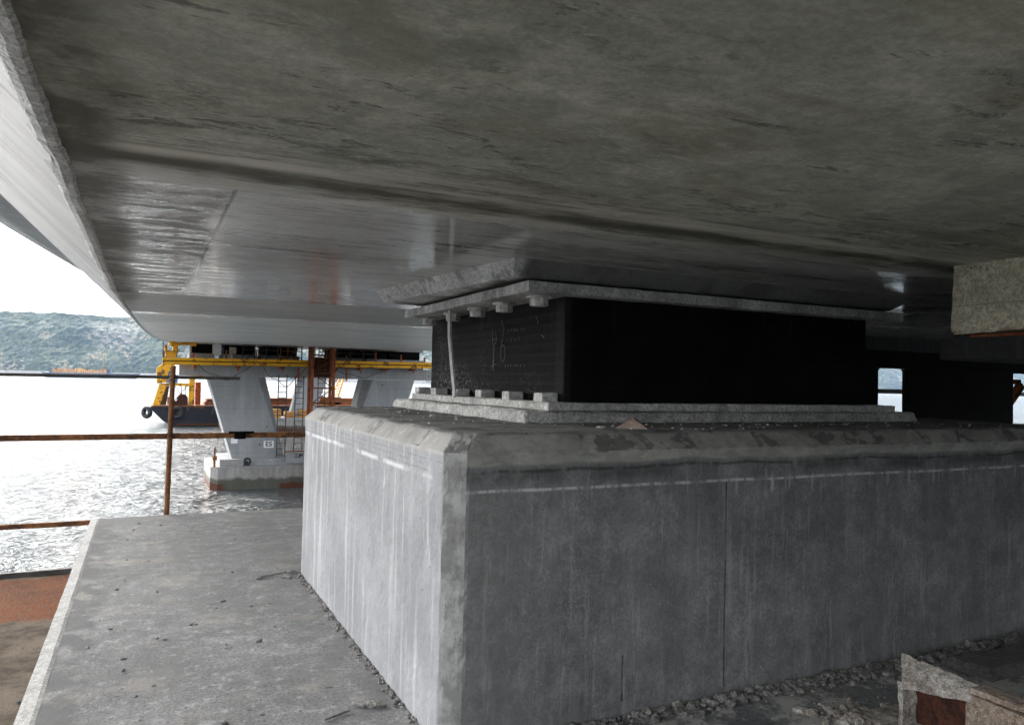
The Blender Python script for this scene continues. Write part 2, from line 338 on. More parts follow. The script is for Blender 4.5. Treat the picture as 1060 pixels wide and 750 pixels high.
M = dict(
    block=m_block(), soffit=m_soffit(), web=m_web(), rubber=m_rubber(), floor=m_floor(), mud=m_mud(), water=m_water(),
    hill=m_hill(), pilecap=m_pilecap(), leg=m_leg(),
    lip=concrete('rough_lip_mortar', (.45, .45, .44), (.75, .75, .73), .9, 3, .3, bump=1., bdist=.02),
    grout=concrete('grout_mortar', (.44, .43, .40), (.78, .765, .72), .9, 5, .5, bump=.9, bdist=.01),
    wedge=concrete('wedge_concrete', (.55, .555, .55), (.86, .87, .87), .8, 3.5, .3, bump=.2, bdist=.003, hook=lambda t, c, r, n, h: (t.mix(t.mul(t.rng(t.add(t.x, t.mul(t.noise(6, 4, .7), .12)), 1.80, 1.88), .85), t.mix(t.mul(t.rng(t.noise(5, 5, .7), .52, .6), .7), c, g(.12)), (.10, .10, .095)), r, n)),  # blotches are stain; the dark right-hand part is shade painted into the colour
    beige=concrete('beige_concrete', (.48, .44, .32), (.78, .72, .54), .9, 3, .6, bump=1., bdist=.014, hook=lambda t, c, r, n, h: (t.mix(t.mul(t.rng(t.add(t.z, t.mul(t.noise(7, 5, .7), .12)), 1.90, 1.86), t.rng(t.noise(11, 4), .48, .58), .45), t.mix(t.mul(t.band(t.z, 1.94, .004, .5), .5), c, g(.2)), (.24, .085, .05)), r, n)),
    strip=concrete('cap_edge_concrete', (.30, .297, .28), (.42, .417, .40), .85, 3, .6),
    plate=concrete('pale_plate', (.30, .30, .29), (.66, .655, .64), .7, 2.2, .7, .5, (6, 6, .6), bump=.4),
    bolt=plain('bolt_steel', (.50, .485, .46), .7, .35, 25, .4),
    darksteel=plain('dark_bare_steel', (.005, .005, .005), .8, .6, 5, .08),
    streaked=concrete('streaked_dark_steel', (.006, .006, .006), (.028, .028, .028), .7, 2, 0, .8, (14, 14, .8)),
    rust=rust('rusty_steel'), rustdark=rust('dark_rusty_steel', (.022, .010, .008), (.10, .034, .018)),
    rusty=rust('rusty_pipe', (.07, .035, .022), (.30, .13, .05), sc=5),
    rail=plain('dark_pipe', (.06, .055, .05), .7, .4, 9),
    redoxide=rust('red_oxide_steel', (.16, .04, .018), (.36, .12, .05), sc=3),
    yellow=rust('yellow_paint', paint=(.80, .40, .02), sc=3.2, cover=.53, rough=.6),
    yellowc=rust('yellow_machine_paint', paint=(.80, .40, .02), sc=3., cover=.515, rough=.55),
    hull=rust('black_hull_paint', (.10, .035, .02), (.2, .08, .04), paint=(.018, .02, .026), sc=.5, cover=.6, rough=.5),
    tyre=plain('worn_tyre', (.03, .03, .032), .8), blue=plain('blue_panel', (.10, .16, .28), .4, .3, 1),
    white=plain('white_paint', (.75, .76, .77), .6, .08, 2), black=plain('black_ink', (.02, .02, .03), .7, .1),
    chalk=plain('chalk', (.2, .2, .2), .9, .3, 60), lath=plain('pale_lath', (.36, .355, .34), .7, .2, 14),
    brick=rust('brick_shard', (.24, .16, .12), (.46, .36, .30), sc=20),
    crust=concrete('encrusted_steel', (.26, .215, .17), (.68, .63, .56), .95, 6, .5, bump=1., bdist=.02),
    crustbrown=concrete('brown_encrusted_steel', (.22, .155, .11), (.50, .41, .33), .95, 6, .5, bump=1., bdist=.015),
    gravel=concrete('gravel', (.12, .115, .105), (.42, .40, .37), .95, 30, 0, bump=.3),
    pad=concrete('mortar_pad', (.10, .098, .09), (.19, .185, .17), .95, 3, .4, bump=.9, bdist=.012),
    orange=rust('orange_cargo', (.30, .13, .04), (.62, .34, .10), sc=.05),
    greyhull=plain('grey_hull', (.09, .11, .14), .6, .2, .05),
)

# ------------------------------------------------------------------ mesh helpers
class MB:
    def __init__(s): s.v = []; s.f = []
    def add(s, vs, fs):
        o = len(s.v); s.v += [tuple(q) for q in vs]; s.f += [tuple(i+o for i in f) for f in fs]; return s
    def box(s, x0, x1, y0, y1, z0, z1):
        return s.add([(x, y, z) for z in (z0, z1) for y in (y0, y1) for x in (x0, x1)],
                     [(0, 2, 3, 1), (4, 5, 7, 6), (0, 1, 5, 4), (2, 6, 7, 3), (0, 4, 6, 2), (1, 3, 7, 5)])
    def bar(s, a, b, w, h=None, up=(0, 0, 1)):
        a = Vector(a); b = Vector(b); h = h or w; d = (b-a).normalized(); u = Vector(up)
        if abs(d.dot(u)) > .95: u = Vector((0, 1, 0))
        r = d.cross(u).normalized(); u = r.cross(d).normalized(); r = r*w/2; u = u*h/2
        return s.add([a-r-u, a+r-u, a+r+u, a-r+u, b-r-u, b+r-u, b+r+u, b-r+u],
                     [(0, 1, 2, 3), (7, 6, 5, 4), (0, 4, 5, 1), (1, 5, 6, 2), (2, 6, 7, 3), (3, 7, 4, 0)])
    def cyl(s, a, b, r, n=12, r2=None, jit=0):
        a = Vector(a); b = Vector(b); r2 = r if r2 is None else r2; d = (b-a).normalized()
        u = Vector((0, 0, 1)) if abs(d.z) < .9 else Vector((1, 0, 0))
        p = d.cross(u).normalized(); q = d.cross(p)
        vs = []
        for c, rr in ((a, r), (b, r2)):
            for i in range(n):
                t = 2*math.pi*i/n; vs.append(c+(p*math.cos(t)+q*math.sin(t))*rr)
        return s.add(vs, [tuple(range(n)), tuple(range(2*n-1, n-1, -1))]+[(i, i+n, (i+1) % n+n, (i+1) % n) for i in range(n)])
    def tube(s, pts, r, n=8):
        for a, b in zip(pts, pts[1:]): s.cyl(a, b, r, n)
        return s
    def prism(s, poly, y0, y1):        # polygon in XZ extruded along Y
        n = len(poly)
        return s.add([(x, y0, z) for x, z in poly]+[(x, y1, z) for x, z in poly],
                     [tuple(range(n)), tuple(range(2*n-1, n-1, -1))]+[(i, i+n, (i+1) % n+n, (i+1) % n) for i in range(n)])
    def loft(s, a, b):                 # two point rings
        n = len(a)
        return s.add(list(a)+list(b), [tuple(range(n)), tuple(range(2*n-1, n-1, -1))]+[(i, i+n, (i+1) % n+n, (i+1) % n) for i in range(n)])
    def torus(s, c, ax, R1, r, n=24, k=10):
        ax = Vector(ax).normalized(); u = Vector((0, 0, 1)) if abs(ax.z) < .9 else Vector((1, 0, 0))
        p = ax.cross(u).normalized(); q = ax.cross(p); c = Vector(c); vs = []; fs = []
        for i in range(n):
            t = 2*math.pi*i/n; d = p*math.cos(t)+q*math.sin(t)
            for j in range(k):
                w = 2*math.pi*j/k; vs.append(c+d*(R1+r*math.cos(w))+ax*r*1.2*math.sin(w))
        for i in range(n):
            for j in range(k):
                fs.append((i*k+j, ((i+1) % n)*k+j, ((i+1) % n)*k+(j+1) % k, i*k+(j+1) % k))
        return s.add(vs, fs)
    def stone(s, c, r, sq=(1, 1, .7), sub=1):
        bm = bmesh.new(); bmesh.ops.create_icosphere(bm, subdivisions=sub, radius=1)
        off = Vector((random.random()*50, random.random()*50, 0)); rot = Matrix.Rotation(random.random()*6, 3, 'Z')
        vs = []
        for v in bm.verts:
            k = 1+.55*noise.noise(v.co*1.1+off)+.2*random.uniform(-1, 1)
            p = rot @ Vector((v.co.x*sq[0]*k, v.co.y*sq[1]*k, v.co.z*sq[2]*k)); vs.append(Vector(c)+p*r)
        fs = [tuple(v.index for v in f.verts) for f in bm.faces]; bm.free()
        return s.add(vs, fs)
    def build(s, name, mat, parent=None, smooth=False, bevel=0, rough=None, origin=None):
        """rough = (cell, amp_low, amp_high, edge)"""
        bm = bmesh.new(); vs = [bm.verts.new(v) for v in s.v]
        for f in s.f:
            try: bm.faces.new([vs[i] for i in f])
            except ValueError: pass
        bmesh.ops.recalc_face_normals(bm, faces=bm.faces)
        if bevel:
            bmesh.ops.bevel(bm, geom=[e for e in bm.edges if e.is_manifold and e.calc_face_angle(0) > .5], offset=bevel, segments=2, affect='EDGES', profile=.6)
        if rough:
            roughen(bm, *rough)
        xs = [v.co for v in bm.verts]
        lo = Vector((min(c.x for c in xs), min(c.y for c in xs), min(c.z for c in xs)))
        hi = Vector((max(c.x for c in xs), max(c.y for c in xs), max(c.z for c in xs)))
        o = Vector(origin) if origin else Vector(((lo.x+hi.x)/2, (lo.y+hi.y)/2, lo.z))
        for v in bm.verts: v.co -= o
        me = bpy.data.meshes.new(name); bm.to_mesh(me); bm.free()
        if smooth:
            for p in me.polygons: p.use_smooth = True
        me.materials.append(M[mat] if isinstance(mat, str) else mat)
        ob = bpy.data.objects.new(name, me); COL.objects.link(ob)
        ob.location = o
        if parent: ob.parent = parent; ob.location = o-wloc(parent)
        return ob

def wloc(o):
    l = Vector(o.location)
    while o.parent: o = o.parent; l += Vector(o.location)
    return l

def roughen(bm, cell, amp=.004, amp2=.0015, edge=.0):
    co = [v.co.copy() for v in bm.verts]
    lo = [min(c[i] for c in co) for i in range(3)]; hi = [max(c[i] for c in co) for i in range(3)]
    for ax in range(3):
        n = int((hi[ax]-lo[ax])/cell)
        no = [0, 0, 0]; no[ax] = 1
        for k in range(1, n+1):
            p = [0, 0, 0]; p[ax] = lo[ax]+(hi[ax]-lo[ax])*k/(n+1)
            bmesh.ops.bisect_plane(bm, geom=bm.verts[:]+bm.edges[:]+bm.faces[:], plane_co=p, plane_no=no, dist=1e-5)
    bm.normal_update()
    if edge:                                  # wear: points near sharp edges sink more
        sharp = {v for e in bm.edges if e.is_manifold and e.calc_face_angle(0) > .3 for v in e.verts}
    for v in bm.verts:
        c = v.co
        d = amp*noise.noise(c*4)+amp2*noise.noise(c*23)+amp2*.7*noise.noise(c*51)
        if edge and v in sharp:
            d -= edge*max(0, .35+noise.noise(c*9)+.5*noise.noise(c*31))
        v.co = c+v.normal*d

def tag(o, label=None, cat=None, group=None, kind=None):
    if label: o['label'] = label
    if cat: o['category'] = cat
    if group: o['group'] = group
    if kind: o['kind'] = kind
    return o
def thing(name, loc, label, cat, group=None):
    o = bpy.data.objects.new(name, None); COL.objects.link(o); o.location = loc; o.empty_display_size = .2
    return tag(o, label, cat, group)
def dup(root, off, label=None):
    def cp(o, par):
        c = o.copy(); COL.objects.link(c)
        if par: c.parent = par
        for ch in [q for q in bpy.data.objects if q.parent == o and q != c]: cp(ch, c)
        return c
    kids = {}
    r = cp(root, None); r.location = Vector(root.location)+Vector(off)
    if label: r['label'] = label
    return r

# ------------------------------------------------------------------ bridge girder
def off(y): return 0 if y < 0 else (y*y/2400 if y < 60 else 1.5+(y-60)*.06)
def hgt(y):
    if y < 6.6: return 0
    if y < 6.66: return (y-6.6)/.06*.012
    return .012+.0335*(y-6.66)
def wing(y): return -3.93-(-1.3)*max(0, min(1, (y-23.7)/26.7)) if y > 23.7 else -3.93-.02*(23.7-y)

ys = [-30, -20, -12, -8, -5, -3, -2, -1]+[i*.25 for i in range(0, 26)]+[6.45, 6.59, 6.6, 6.66, 6.7, 7, 7.5, 8, 9, 10, 11, 12, 13.5, 15]+[15+i*2.5 for i in range(1, 20)]+[66+5*i for i in range(0, 15)]
girder = thing('bridge_girder', (8, 2, 2.15), 'long concrete box girder overhead, its wet-looking underside running to the next pier', 'bridge deck')
xs_s = [-.24, -.12, 0, .25, .5, 1, 1.5, 2, 2.5, 3, 3.5, 4, 5, 6, 8, 10, 12, 14, 17]
def sheet(name, sec, mat, rough=0, closed=None):
    m = MB(); n = None
    rows = []
    for y in ys:
        pts = sec(y); n = len(pts); rows.append(pts)
    vs = [p for r in rows for p in r]
    fs = [(i*n+j, i*n+j+1, (i+1)*n+j+1, (i+1)*n+j) for i in range(len(ys)-1) for j in range(n-1)]
    m.add(vs, fs); o = m.build(name, mat, girder, smooth=True); return o
def sof(y):
    return [(x+off(y), y, 2.15+hgt(y)+(.003*noise.noise(Vector((x*.8, y*1.3, 0))) if y < 14 else 0)) for x in xs_s]
sheet('soffit', sof, 'soffit')
# rough mortar lip along the soffit edge
m = MB(); k = 0; lipy = [-3+.03*i for i in range(0, 420)]+[9.6+.25*i for i in range(1, 60)]+[25+2*i for i in range(50)]
vs = []
for y in lipy:
    a = .012*noise.noise(Vector((y*2, 0, 1)))+.004*noise.noise(Vector((y*14, 3, 1)))+.003*noise.noise(Vector((y*40, 3, 1)))
    b = .008*noise.noise(Vector((y*5, 7, 1)))+.005*noise.noise(Vector((y*17, 9, 1)))
    h = hgt(y); o_ = off(y); sc = 1
    for X, Z in ((-.235+a, 2.149), (-.245+a, 2.139+b*.4), (-.27+a*.5, 2.142+b), (-.295+b, 2.158+a), (-.325+b, 2.205+b)):
        vs.append((X+o_, y, Z+h))
m.add(vs, [(i*5+j, i*5+j+1, i*5+j+6, i*5+j+5) for i in range(len(lipy)-1) for j in range(4)])
m.build('mortar_lip', 'lip', girder, smooth=False)
sheet('web', lambda y: [(-.285+off(y)+(-2.515)*q, y, 2.158+hgt(y)+2.442*q) for q in (0, .1, .25, .5, .75, 1)], 'web')
sheet('deck_overhang', lambda y: [(-2.8+off(y), y, 4.6+hgt(y)), ((wing(y)-2.8)/2+off(y), y, 4.76+hgt(y)), (wing(y)+off(y), y, 4.9+hgt(y)), (wing(y)+off(y), y, 5.15+hgt(y))], 'leg')
sheet('deck_top', lambda y: [(wing(y)+off(y), y, 5.15+hgt(y)), (8+off(y), y, 5.35+hgt(y)), (23.5+off(y), y, 5.15+hgt(y)), (23.5+off(y), y, 4.9+hgt(y)), (19.5+off(y), y, 4.6+hgt(y)), (17+off(y), y, 2.15+hgt(y))], 'leg')

# ------------------------------------------------------------------ near pier cap (we stand on it)
cap = thing('pier_cap', (6, 2, -1.1), 'wide grey concrete pier cap top with pale left edge, carrying the big pedestal', 'pier cap')
m = MB()
N = 130
def flz(x, y): return .004*noise.noise(Vector((x*2, y*2, 0)))+.002*noise.noise(Vector((x*9, y*9, 4)))
gx = [-.38+i*.05 for i in range(0, 110)]+[5.3+.5*i for i in range(25)]
gy = [-8, -5, -3, -1]+[i*.06 for i in range(0, 149)]+[8.93]
vs = [(x+(.004*noise.noise(Vector((y*4, 5, 2)))+.002*noise.noise(Vector((y*20, 5, 2))) if i == 0 else 0), y, flz(x, y)) for y in gy for i, x in enumerate(gx)]
n = len(gx)
m.add(vs, [(i*n+j, i*n+j+1, (i+1)*n+j+1, (i+1)*n+j) for i in range(len(gy)-1) for j in range(n-1)])
m.build('top_slab', 'floor', cap)
m = MB(); m.box(-.46, 17.3, -8, 8.95, -1.1, -.03); m.build('cap_body', 'leg', cap)
m = MB(); vs = []
for y in gy:
    a = .004*noise.noise(Vector((y*4, 5, 2)))+.002*noise.noise(Vector((y*20, 5, 2)))
    vs += [(-.38+a, y, flz(-.38, y)+.001), (-.40+a, y, .004), (-.465+.4*a, y, -.012), (-.475, y, -.06), (-.475, y, -1.1)]
m.add(vs, [(i*5+j, i*5+j+1, i*5+j+6, i*5+j+5) for i in range(len(gy)-1) for j in range(4)])
m.build('chamfered_edge', 'strip', cap)

# second platform lower on the left
dk = thing('steel_platform', (-1.5, 5, -.56), 'lower rusty brown steel platform beside the left edge of the pier cap', 'platform')
m = MB(); px_ = [-3.6+.08*i for i in range(40)]; py_ = [-1+.08*i for i in range(123)]
m.add([(x, y, -.5+.012*max(0, noise.noise(Vector((x*3, y*3, 0))))*(1 if y < 6 else .2)) for y in py_ for x in px_],
      [(i*40+j, i*40+j+1, i*40+j+41, i*40+j+40) for i in range(122) for j in range(39)])
m.build('deck_plate', 'mud', dk)
MB().bar((-3.6, 8.79, -.50), (-.48, 8.79, -.49), .05, .07).build('edge_angle', 'rail', dk)
m = MB()
for i in range(90):
    y = random.uniform(2.6, 5.6); x = random.uniform(-1.6, -.6); m.stone((x, y, -.49), random.uniform(.008, .03), (1, 1, .5))
tag(m.build('dirt_clods', 'pad', None), 'scattered brown dirt clods on the lower steel platform', 'dirt', kind='stuff')

# ------------------------------------------------------------------ pedestal block
def pedestal(name, x0, x1, y0, y1, z1, label, rough=None, mat='block'):
    m = MB()
    # octagon-ish plan with chamfered corners, bevelled upper edge
    c = .075; t = .08
    def ring(i, z): return [(x0+i+c, y0+i, z), (x1-i-c, y0+i, z), (x1-i, y0+i+c, z), (x1-i, y1-i-c, z), (x1-i-c, y1-i, z), (x0+i+c, y1-i, z), (x0+i, y1-i-c, z), (x0+i, y0+i+c, z)]
    rs = [ring(0, -.02), ring(0, z1-t), ring(.075, z1-.006), ring(.10, z1)]
    vs = [p for r in rs for p in r]; fs = [tuple(range(8)), tuple(range(31, 23, -1))]
    for k in range(3):
        for i in range(8): fs.append((k*8+i, k*8+(i+1) % 8, k*8+8+(i+1) % 8, k*8+8+i))
    m.add(vs, fs)
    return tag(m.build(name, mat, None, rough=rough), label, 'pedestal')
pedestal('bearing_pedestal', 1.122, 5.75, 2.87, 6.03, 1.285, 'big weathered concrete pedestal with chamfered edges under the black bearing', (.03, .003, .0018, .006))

# ------------------------------------------------------------------ main bearing
br = thing('bridge_bearing', (3.29, 4.7, 1.36), 'large black laminated rubber bearing, bolted and chalk marked, on the near pedestal', 'bridge bearing')
MB().box(2.085, 4.5, 3.634, 5.8, 1.40, 2.0).build('rubber_body', 'rubber', br, bevel=.012, rough=(.08, .002, .001, 0))
# top and base plates
m = MB(); m.box(1.80, 4.74, 3.53, 5.66, 1.985, 2.043); m.build('top_plate', 'plate', br, bevel=.004, rough=(.05, .003, .0015, .003))
m = MB(); m.box(1.95, 4.71, 3.56, 5.86, 1.352, 1.398); m.build('base_plate', 'grout', br, bevel=.006, rough=(.04, .004, .002, .006))
def hexbolt(x, y, z, down=True, r=.052):
    m = MB(); s = -1 if down else 1
    m.cyl((x, y, z), (x, y, z+s*.012), r*1.35, 18)
    m.cyl((x, y, z+s*.012), (x, y, z+s*.055), r, 6)
    return m
for y in (3.70, 4.15, 4.56, 5.00, 5.50):
    hexbolt(1.955, y, 1.984).build('bolt', 'bolt', br, bevel=.002)
for y in (3.72, 4.14, 4.56, 4.98, 5.42, 5.8):
    m = MB(); m.box(1.97, 2.07, y-.05, y+.05, 1.398, 1.448); m.build('anchor_nut', 'bolt', br, bevel=.006, rough=(.03, .004, .002, 0))
# chalk marks on the rubber
def stroke(pts, r=.0022): return MB().tube([(2.0835, y, z) for y, z in pts], r, 5)
Z = lambda yy, zz: (yy, zz)
stroke([(4.60, 1.86), (4.60, 1.80), (4.595, 1.76)]).build('chalk_mark', 'chalk', br)
m = stroke([(4.585, 1.76), (4.578, 1.68), (4.582, 1.61), (4.60, 1.585)]); m.tube([(2.0835, 4.55, 1.83), (2.0835, 4.53, 1.795), (2.0835, 4.545, 1.755)], .0022, 5)
m.tube([(2.0835, 4.60, 1.775), (2.0835, 4.565, 1.79), (2.0835, 4.53, 1.79)], .0022, 5); m.tube([(2.0835, 4.562, 1.77), (2.0835, 4.568, 1.70), (2.0835, 4.572, 1.60), (2.0835, 4.565, 1.575)], .0022, 5)
m.tube([(2.0835, 4.615, 1.60), (2.0835, 4.585, 1.615), (2.0835, 4.53, 1.62)], .0022, 5)
m.build('chalk_mark', 'chalk', br)
pts = [(4.46, 1.905), (4.44, 1.87), (4.418, 1.855), (4.432, 1.815), (4.452, 1.76), (4.464, 1.69)]
pts += [(4.43+.034*math.cos(t), 1.69+.055*math.sin(t)) for t in [-.2*i for i in range(0, 32)]]
stroke(pts).build('chalk_mark', 'chalk', br)
for z, y0, nn in ((1.825, 4.36, 6), (1.765, 4.37, 5), (1.60, 4.40, 7)):
    for i in range(nn):
        y = y0-.045*i+random.uniform(-.01, .01); MB().tube([(2.0835, y, z), (2.0835, y-.008, z+.014)], .0018, 4).build('chalk_tick', 'chalk', br)
MB().tube([(2.0835, 3.98, 1.90), (2.0835, 3.95, 1.87), (2.0835, 3.955, 1.85)], .0022, 5).build('chalk_mark', 'chalk', br); MB().tube([(2.0835, 3.9, 1.785), (2.0835, 3.87, 1.765)], .003, 5).build('chalk_mark', 'chalk', br)
# grout bed, broken edges
m = MB(); m.loft([(1.825, 3.59, 1.278), (5.005, 3.59, 1.278), (5.005, 6.0, 1.278), (1.825, 6.0, 1.278)], [(1.835, 3.61, 1.352), (4.985, 3.61, 1.352), (4.985, 5.98, 1.352), (1.835, 5.98, 1.352)])
tag(m.build('grout_bed', 'grout', None, bevel=.014, rough=(.03, .010, .005, .02)), 'rough pale grout bed between pedestal top and bearing base plate', 'grout bed')
# wedge block above
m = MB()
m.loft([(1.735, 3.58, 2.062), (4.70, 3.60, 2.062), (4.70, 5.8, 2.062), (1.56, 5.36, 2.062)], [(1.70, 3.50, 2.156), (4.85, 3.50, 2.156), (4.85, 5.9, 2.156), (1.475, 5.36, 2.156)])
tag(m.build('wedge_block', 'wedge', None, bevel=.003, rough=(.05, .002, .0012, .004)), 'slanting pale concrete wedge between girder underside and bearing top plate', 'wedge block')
m = MB(); m.box(2.0, 4.6, 3.7, 5.4, 2.043, 2.062); m.build('shim', 'darksteel', br)
# lath leaning on bearing
m = MB(); pts = [(1.86, 4.83, 1.985), (1.855, 4.80, 1.80), (1.858, 4.75, 1.60), (1.86, 4.69, 1.398)]
for a, b in zip(pts, pts[1:]): m.bar(a, b, .012, .045, up=(0, 1, 0))
m.tube([(1.86, 4.83, 1.98), (1.85, 4.84, 2.06)], .005, 6)
tag(m.build('lath', 'lath', None), 'thin pale upright lath in front of the bearing side', 'lath')
# brick shard and crumbs on pedestal top
m = MB(); m.add([(2.13,3.18,1.283),(2.25,3.07,1.283),(2.33,3.17,1.283),(2.22,3.25,1.283),(2.215,3.155,1.335),(2.25,3.175,1.332)], [(0,1,2,3),(0,4,1),(1,4,5),(1,5,2),(2,5,3),(3,5,4),(3,4,0)])
tag(m.build('brick_shard', 'brick', None), 'small reddish brown triangular shard lying on the pedestal top edge', 'brick shard')
m = MB()
for i in range(160):
    y = random.uniform(2.98, 3.58) if random.random() < .5 else random.uniform(3.0, 5.9)
    x = random.uniform(1.85, 5.) if y < 3.58 else random.uniform(1.25, 1.8)
    m.stone((x, y, 1.288), random.uniform(.003, .009))
for x, y, r in ((2.05, 3.2, .018), (3.3, 3.25, .012), (1.6, 4.4, .02), (1.55, 4.9, .022), (1.45, 5.6, .03), (3.9, 3.3, .015)): m.stone((x, y, 1.288), r, (1.3, 1, .5))
tag(m.build('crumbs', 'grout', None), 'small concrete crumbs scattered over the pedestal top', 'crumbs', kind='stuff')

# ------------------------------------------------------------------ right hand side: hanging beige block, plates, frame
m = MB(); m.box(3.73, 6.2, .9, 2.505, 1.80, 2.16)
tag(m.build('plinth_block', 'beige', None, bevel=.012, rough=(.04, .016, .006, .02)), 'rough beige concrete block hanging under the girder at the right edge', 'concrete block')
sj = thing('jack_plates', (4.6, 1.9, 1.66), 'dark streaked steel plates bolted under the beige block', 'steel plates')
MB().box(3.70, 6.1, 1.0, 2.545, 1.665, 1.775).build('thick_plate', 'streaked', sj, bevel=.004)
MB().box(3.80, 6.0, 1.05, 2.45, 1.776, 1.797).build('rusty_shim', 'redoxide', sj)
fr = thing('support_frame', (9.3, 6.4, 0), 'black steel support frame with square openings behind the bearing on the right', 'support frame')
def rect_hole(m, x0, x1, z0, z1): pass
MB().box(7.2, 12.3, 6.3, 6.35, 1.775, 1.99).build('cross_beam', 'darksteel', fr)
MB().box(7.1, 12.5, 6.24, 6.9, 1.992, 2.36).build('top_girder', 'streaked', fr)
MB().box(7.3, 8.02, 6.3, 6.35, 0, 1.773).build('post', 'darksteel', fr, bevel=.004)
MB().box(8.50, 10.72, 6.3, 6.34, 0, 1.773).build('box_column', 'darksteel', fr, bevel=.004)
MB().box(11.4, 12.1, 6.3, 6.35, 0, 1.773).build('post', 'darksteel', fr, bevel=.004)
MB().prism([(8.02, 1.773), (8.06, 1.773), (8.02, 1.733)], 6.31, 6.33).build('gusset', 'darksteel', fr); MB().prism([(8.5, 1.773), (8.5, 1.733), (8.46, 1.773)], 6.31, 6.33).build('gusset', 'darksteel', fr)
MB().bar((10.72, 6.6, 1.0), (11.4, 6.6, 1.62), .09, .09).build('diagonal_brace', 'rust', fr)
MB().bar((10.72, 6.62, 1.67), (11.4, 6.62, 1.67), .06, .07).build('tie_bar', 'rust', fr)

# ------------------------------------------------------------------ steel beam offcut lower right
bmr = thing('steel_beam_offcut', (3.2, 1.8, 0), 'short mortar-encrusted rusty steel beam lying in front of the pedestal at lower right', 'steel beam')
def rot_pts(m, ang=R(3), c=(3.1, 2.3)):
    ca, sa = math.cos(ang), math.sin(ang); m.v = [(c[0]+(x-c[0])*ca-(y-c[1])*sa, c[1]+(x-c[0])*sa+(y-c[1])*ca, z) for x, y, z in m.v]; return m
rg = (.025, .008, .005, .008)
m = MB(); A = [(3.02, 2.24, .195), (3.07, 1.97, .235), (3.125, 1.97, .275), (3.10, 2.31, .298)]
m.loft(A, [(x+.004, y, z+.026) for x, y, z in A]); m.build('top_flange', 'crust', bmr, rough=(.02, .008, .005, .006))
m = MB(); m.box(3.07, 3.17, .9, 1.972, .272, .298); m.build('top_flange', 'crustbrown', bmr, rough=rg)
m = MB(); m.box(2.96, 3.36, .9, 2.42, .0, .035); m.build('bottom_flange', 'crust', bmr, rough=rg)
m = MB(); m.box(3.12, 3.14, .9, 2.30, .035, .272); m.build('web', 'rustdark', bmr, rough=(.05, .004, .002, 0))
m = MB(); m.box(3.025, 3.12, 2.24, 2.27, .035, .225); m.build('stiffener', 'crust', bmr, rough=rg)
m = MB(); m.loft([(3.06, .9, .03), (3.06, 1.99, .03), (3.075, 1.99, .262), (3.075, .9, .262)], [(3.09, .9, .03), (3.09, 1.99, .03), (3.10, 1.99, .262), (3.10, .9, .262)]); m.build('side_plate', 'crustbrown', bmr, rough=rg)
m = MB()
for i in range(260):
    a = random.gauss(0, .09); b = random.gauss(0, .09); m.stone((2.93+a, 2.4+b, .006+.03*max(0, 1-(abs(a)+abs(b))/.12)), min(.03, .004*random.paretovariate(1.3)))
for i in range(70):
    m.stone((random.uniform(2.7, 3.05), random.uniform(1.9, 2.5), .004), random.uniform(.004, .014))
tag(m.build('mortar_rubble', 'crust', None), 'loose pale mortar rubble heaped at the end of the steel beam', 'rubble', kind='stuff')
# gravel and mortar along the foot of the pedestal
m = MB()
for i in range(2200):
    x = random.uniform(1.5, 5.4); w = .05+.05*noise.noise(Vector((x*2, 1, 1)))+.02*(x-1.5)
    y = 2.866-abs(random.gauss(0, w*.75)); m.stone((x, y, .002+.010*random.random()), min(.026, .003*random.paretovariate(1.5)), (random.uniform(.8, 1.6), 1, random.uniform(.5, .9)))
for i in range(500):
    m.stone((random.uniform(1.6, 4.4), random.uniform(2.1, 2.85), .004), random.uniform(.002, .007))
tag(m.build('gravel', 'gravel', None), 'loose gravel strewn along the foot of the pedestal', 'gravel', kind='stuff')
m = MB(); m.loft([(4.0, 2.45, 0), (5.6, 2.42, 0), (5.6, 2.75, 0), (3.98, 2.74, 0)], [(4.06, 2.5, .045), (5.6, 2.47, .05), (5.6, 2.7, .05), (4.04, 2.7, .045)])
tag(m.build('mortar_pad', 'pad', None, rough=(.03, .012, .006, .01)), 'low crumbling mortar strip on the floor at the pedestal foot, far right', 'mortar strip')
m = MB()
for i in range(70):
    m.stone((random.uniform(-.3, 1.0), random.uniform(3., 8.7), .003), random.uniform(.004, .012), (1.6, 1, .5))
for i in range(260):
    y = random.uniform(3., 6.0); m.stone((1.118-abs(random.gauss(0, .018)), y, .003), random.uniform(.005, .014))
for x, y, r in ((1.06, 6.0, .04), (1.0, 5.85, .03), (.93, 3.45, .03), (1.0, 3.42, .045), (.35, 3.5, .018), (.8, 5.9, .02), (.62, 4.5, .016)): m.stone((x, y, .006), r, (1.5, .8, .5))
m.tube([(.8, 5.92, .008), (1.02, 5.98, .012)], .006, 5); m.tube([(.75, 3.35, .008), (.87, 3.4, .01)], .006, 5)
tag(m.build('floor_debris', 'gravel', None), 'specks of dark mortar debris on the pier cap floor', 'debris', kind='stuff')

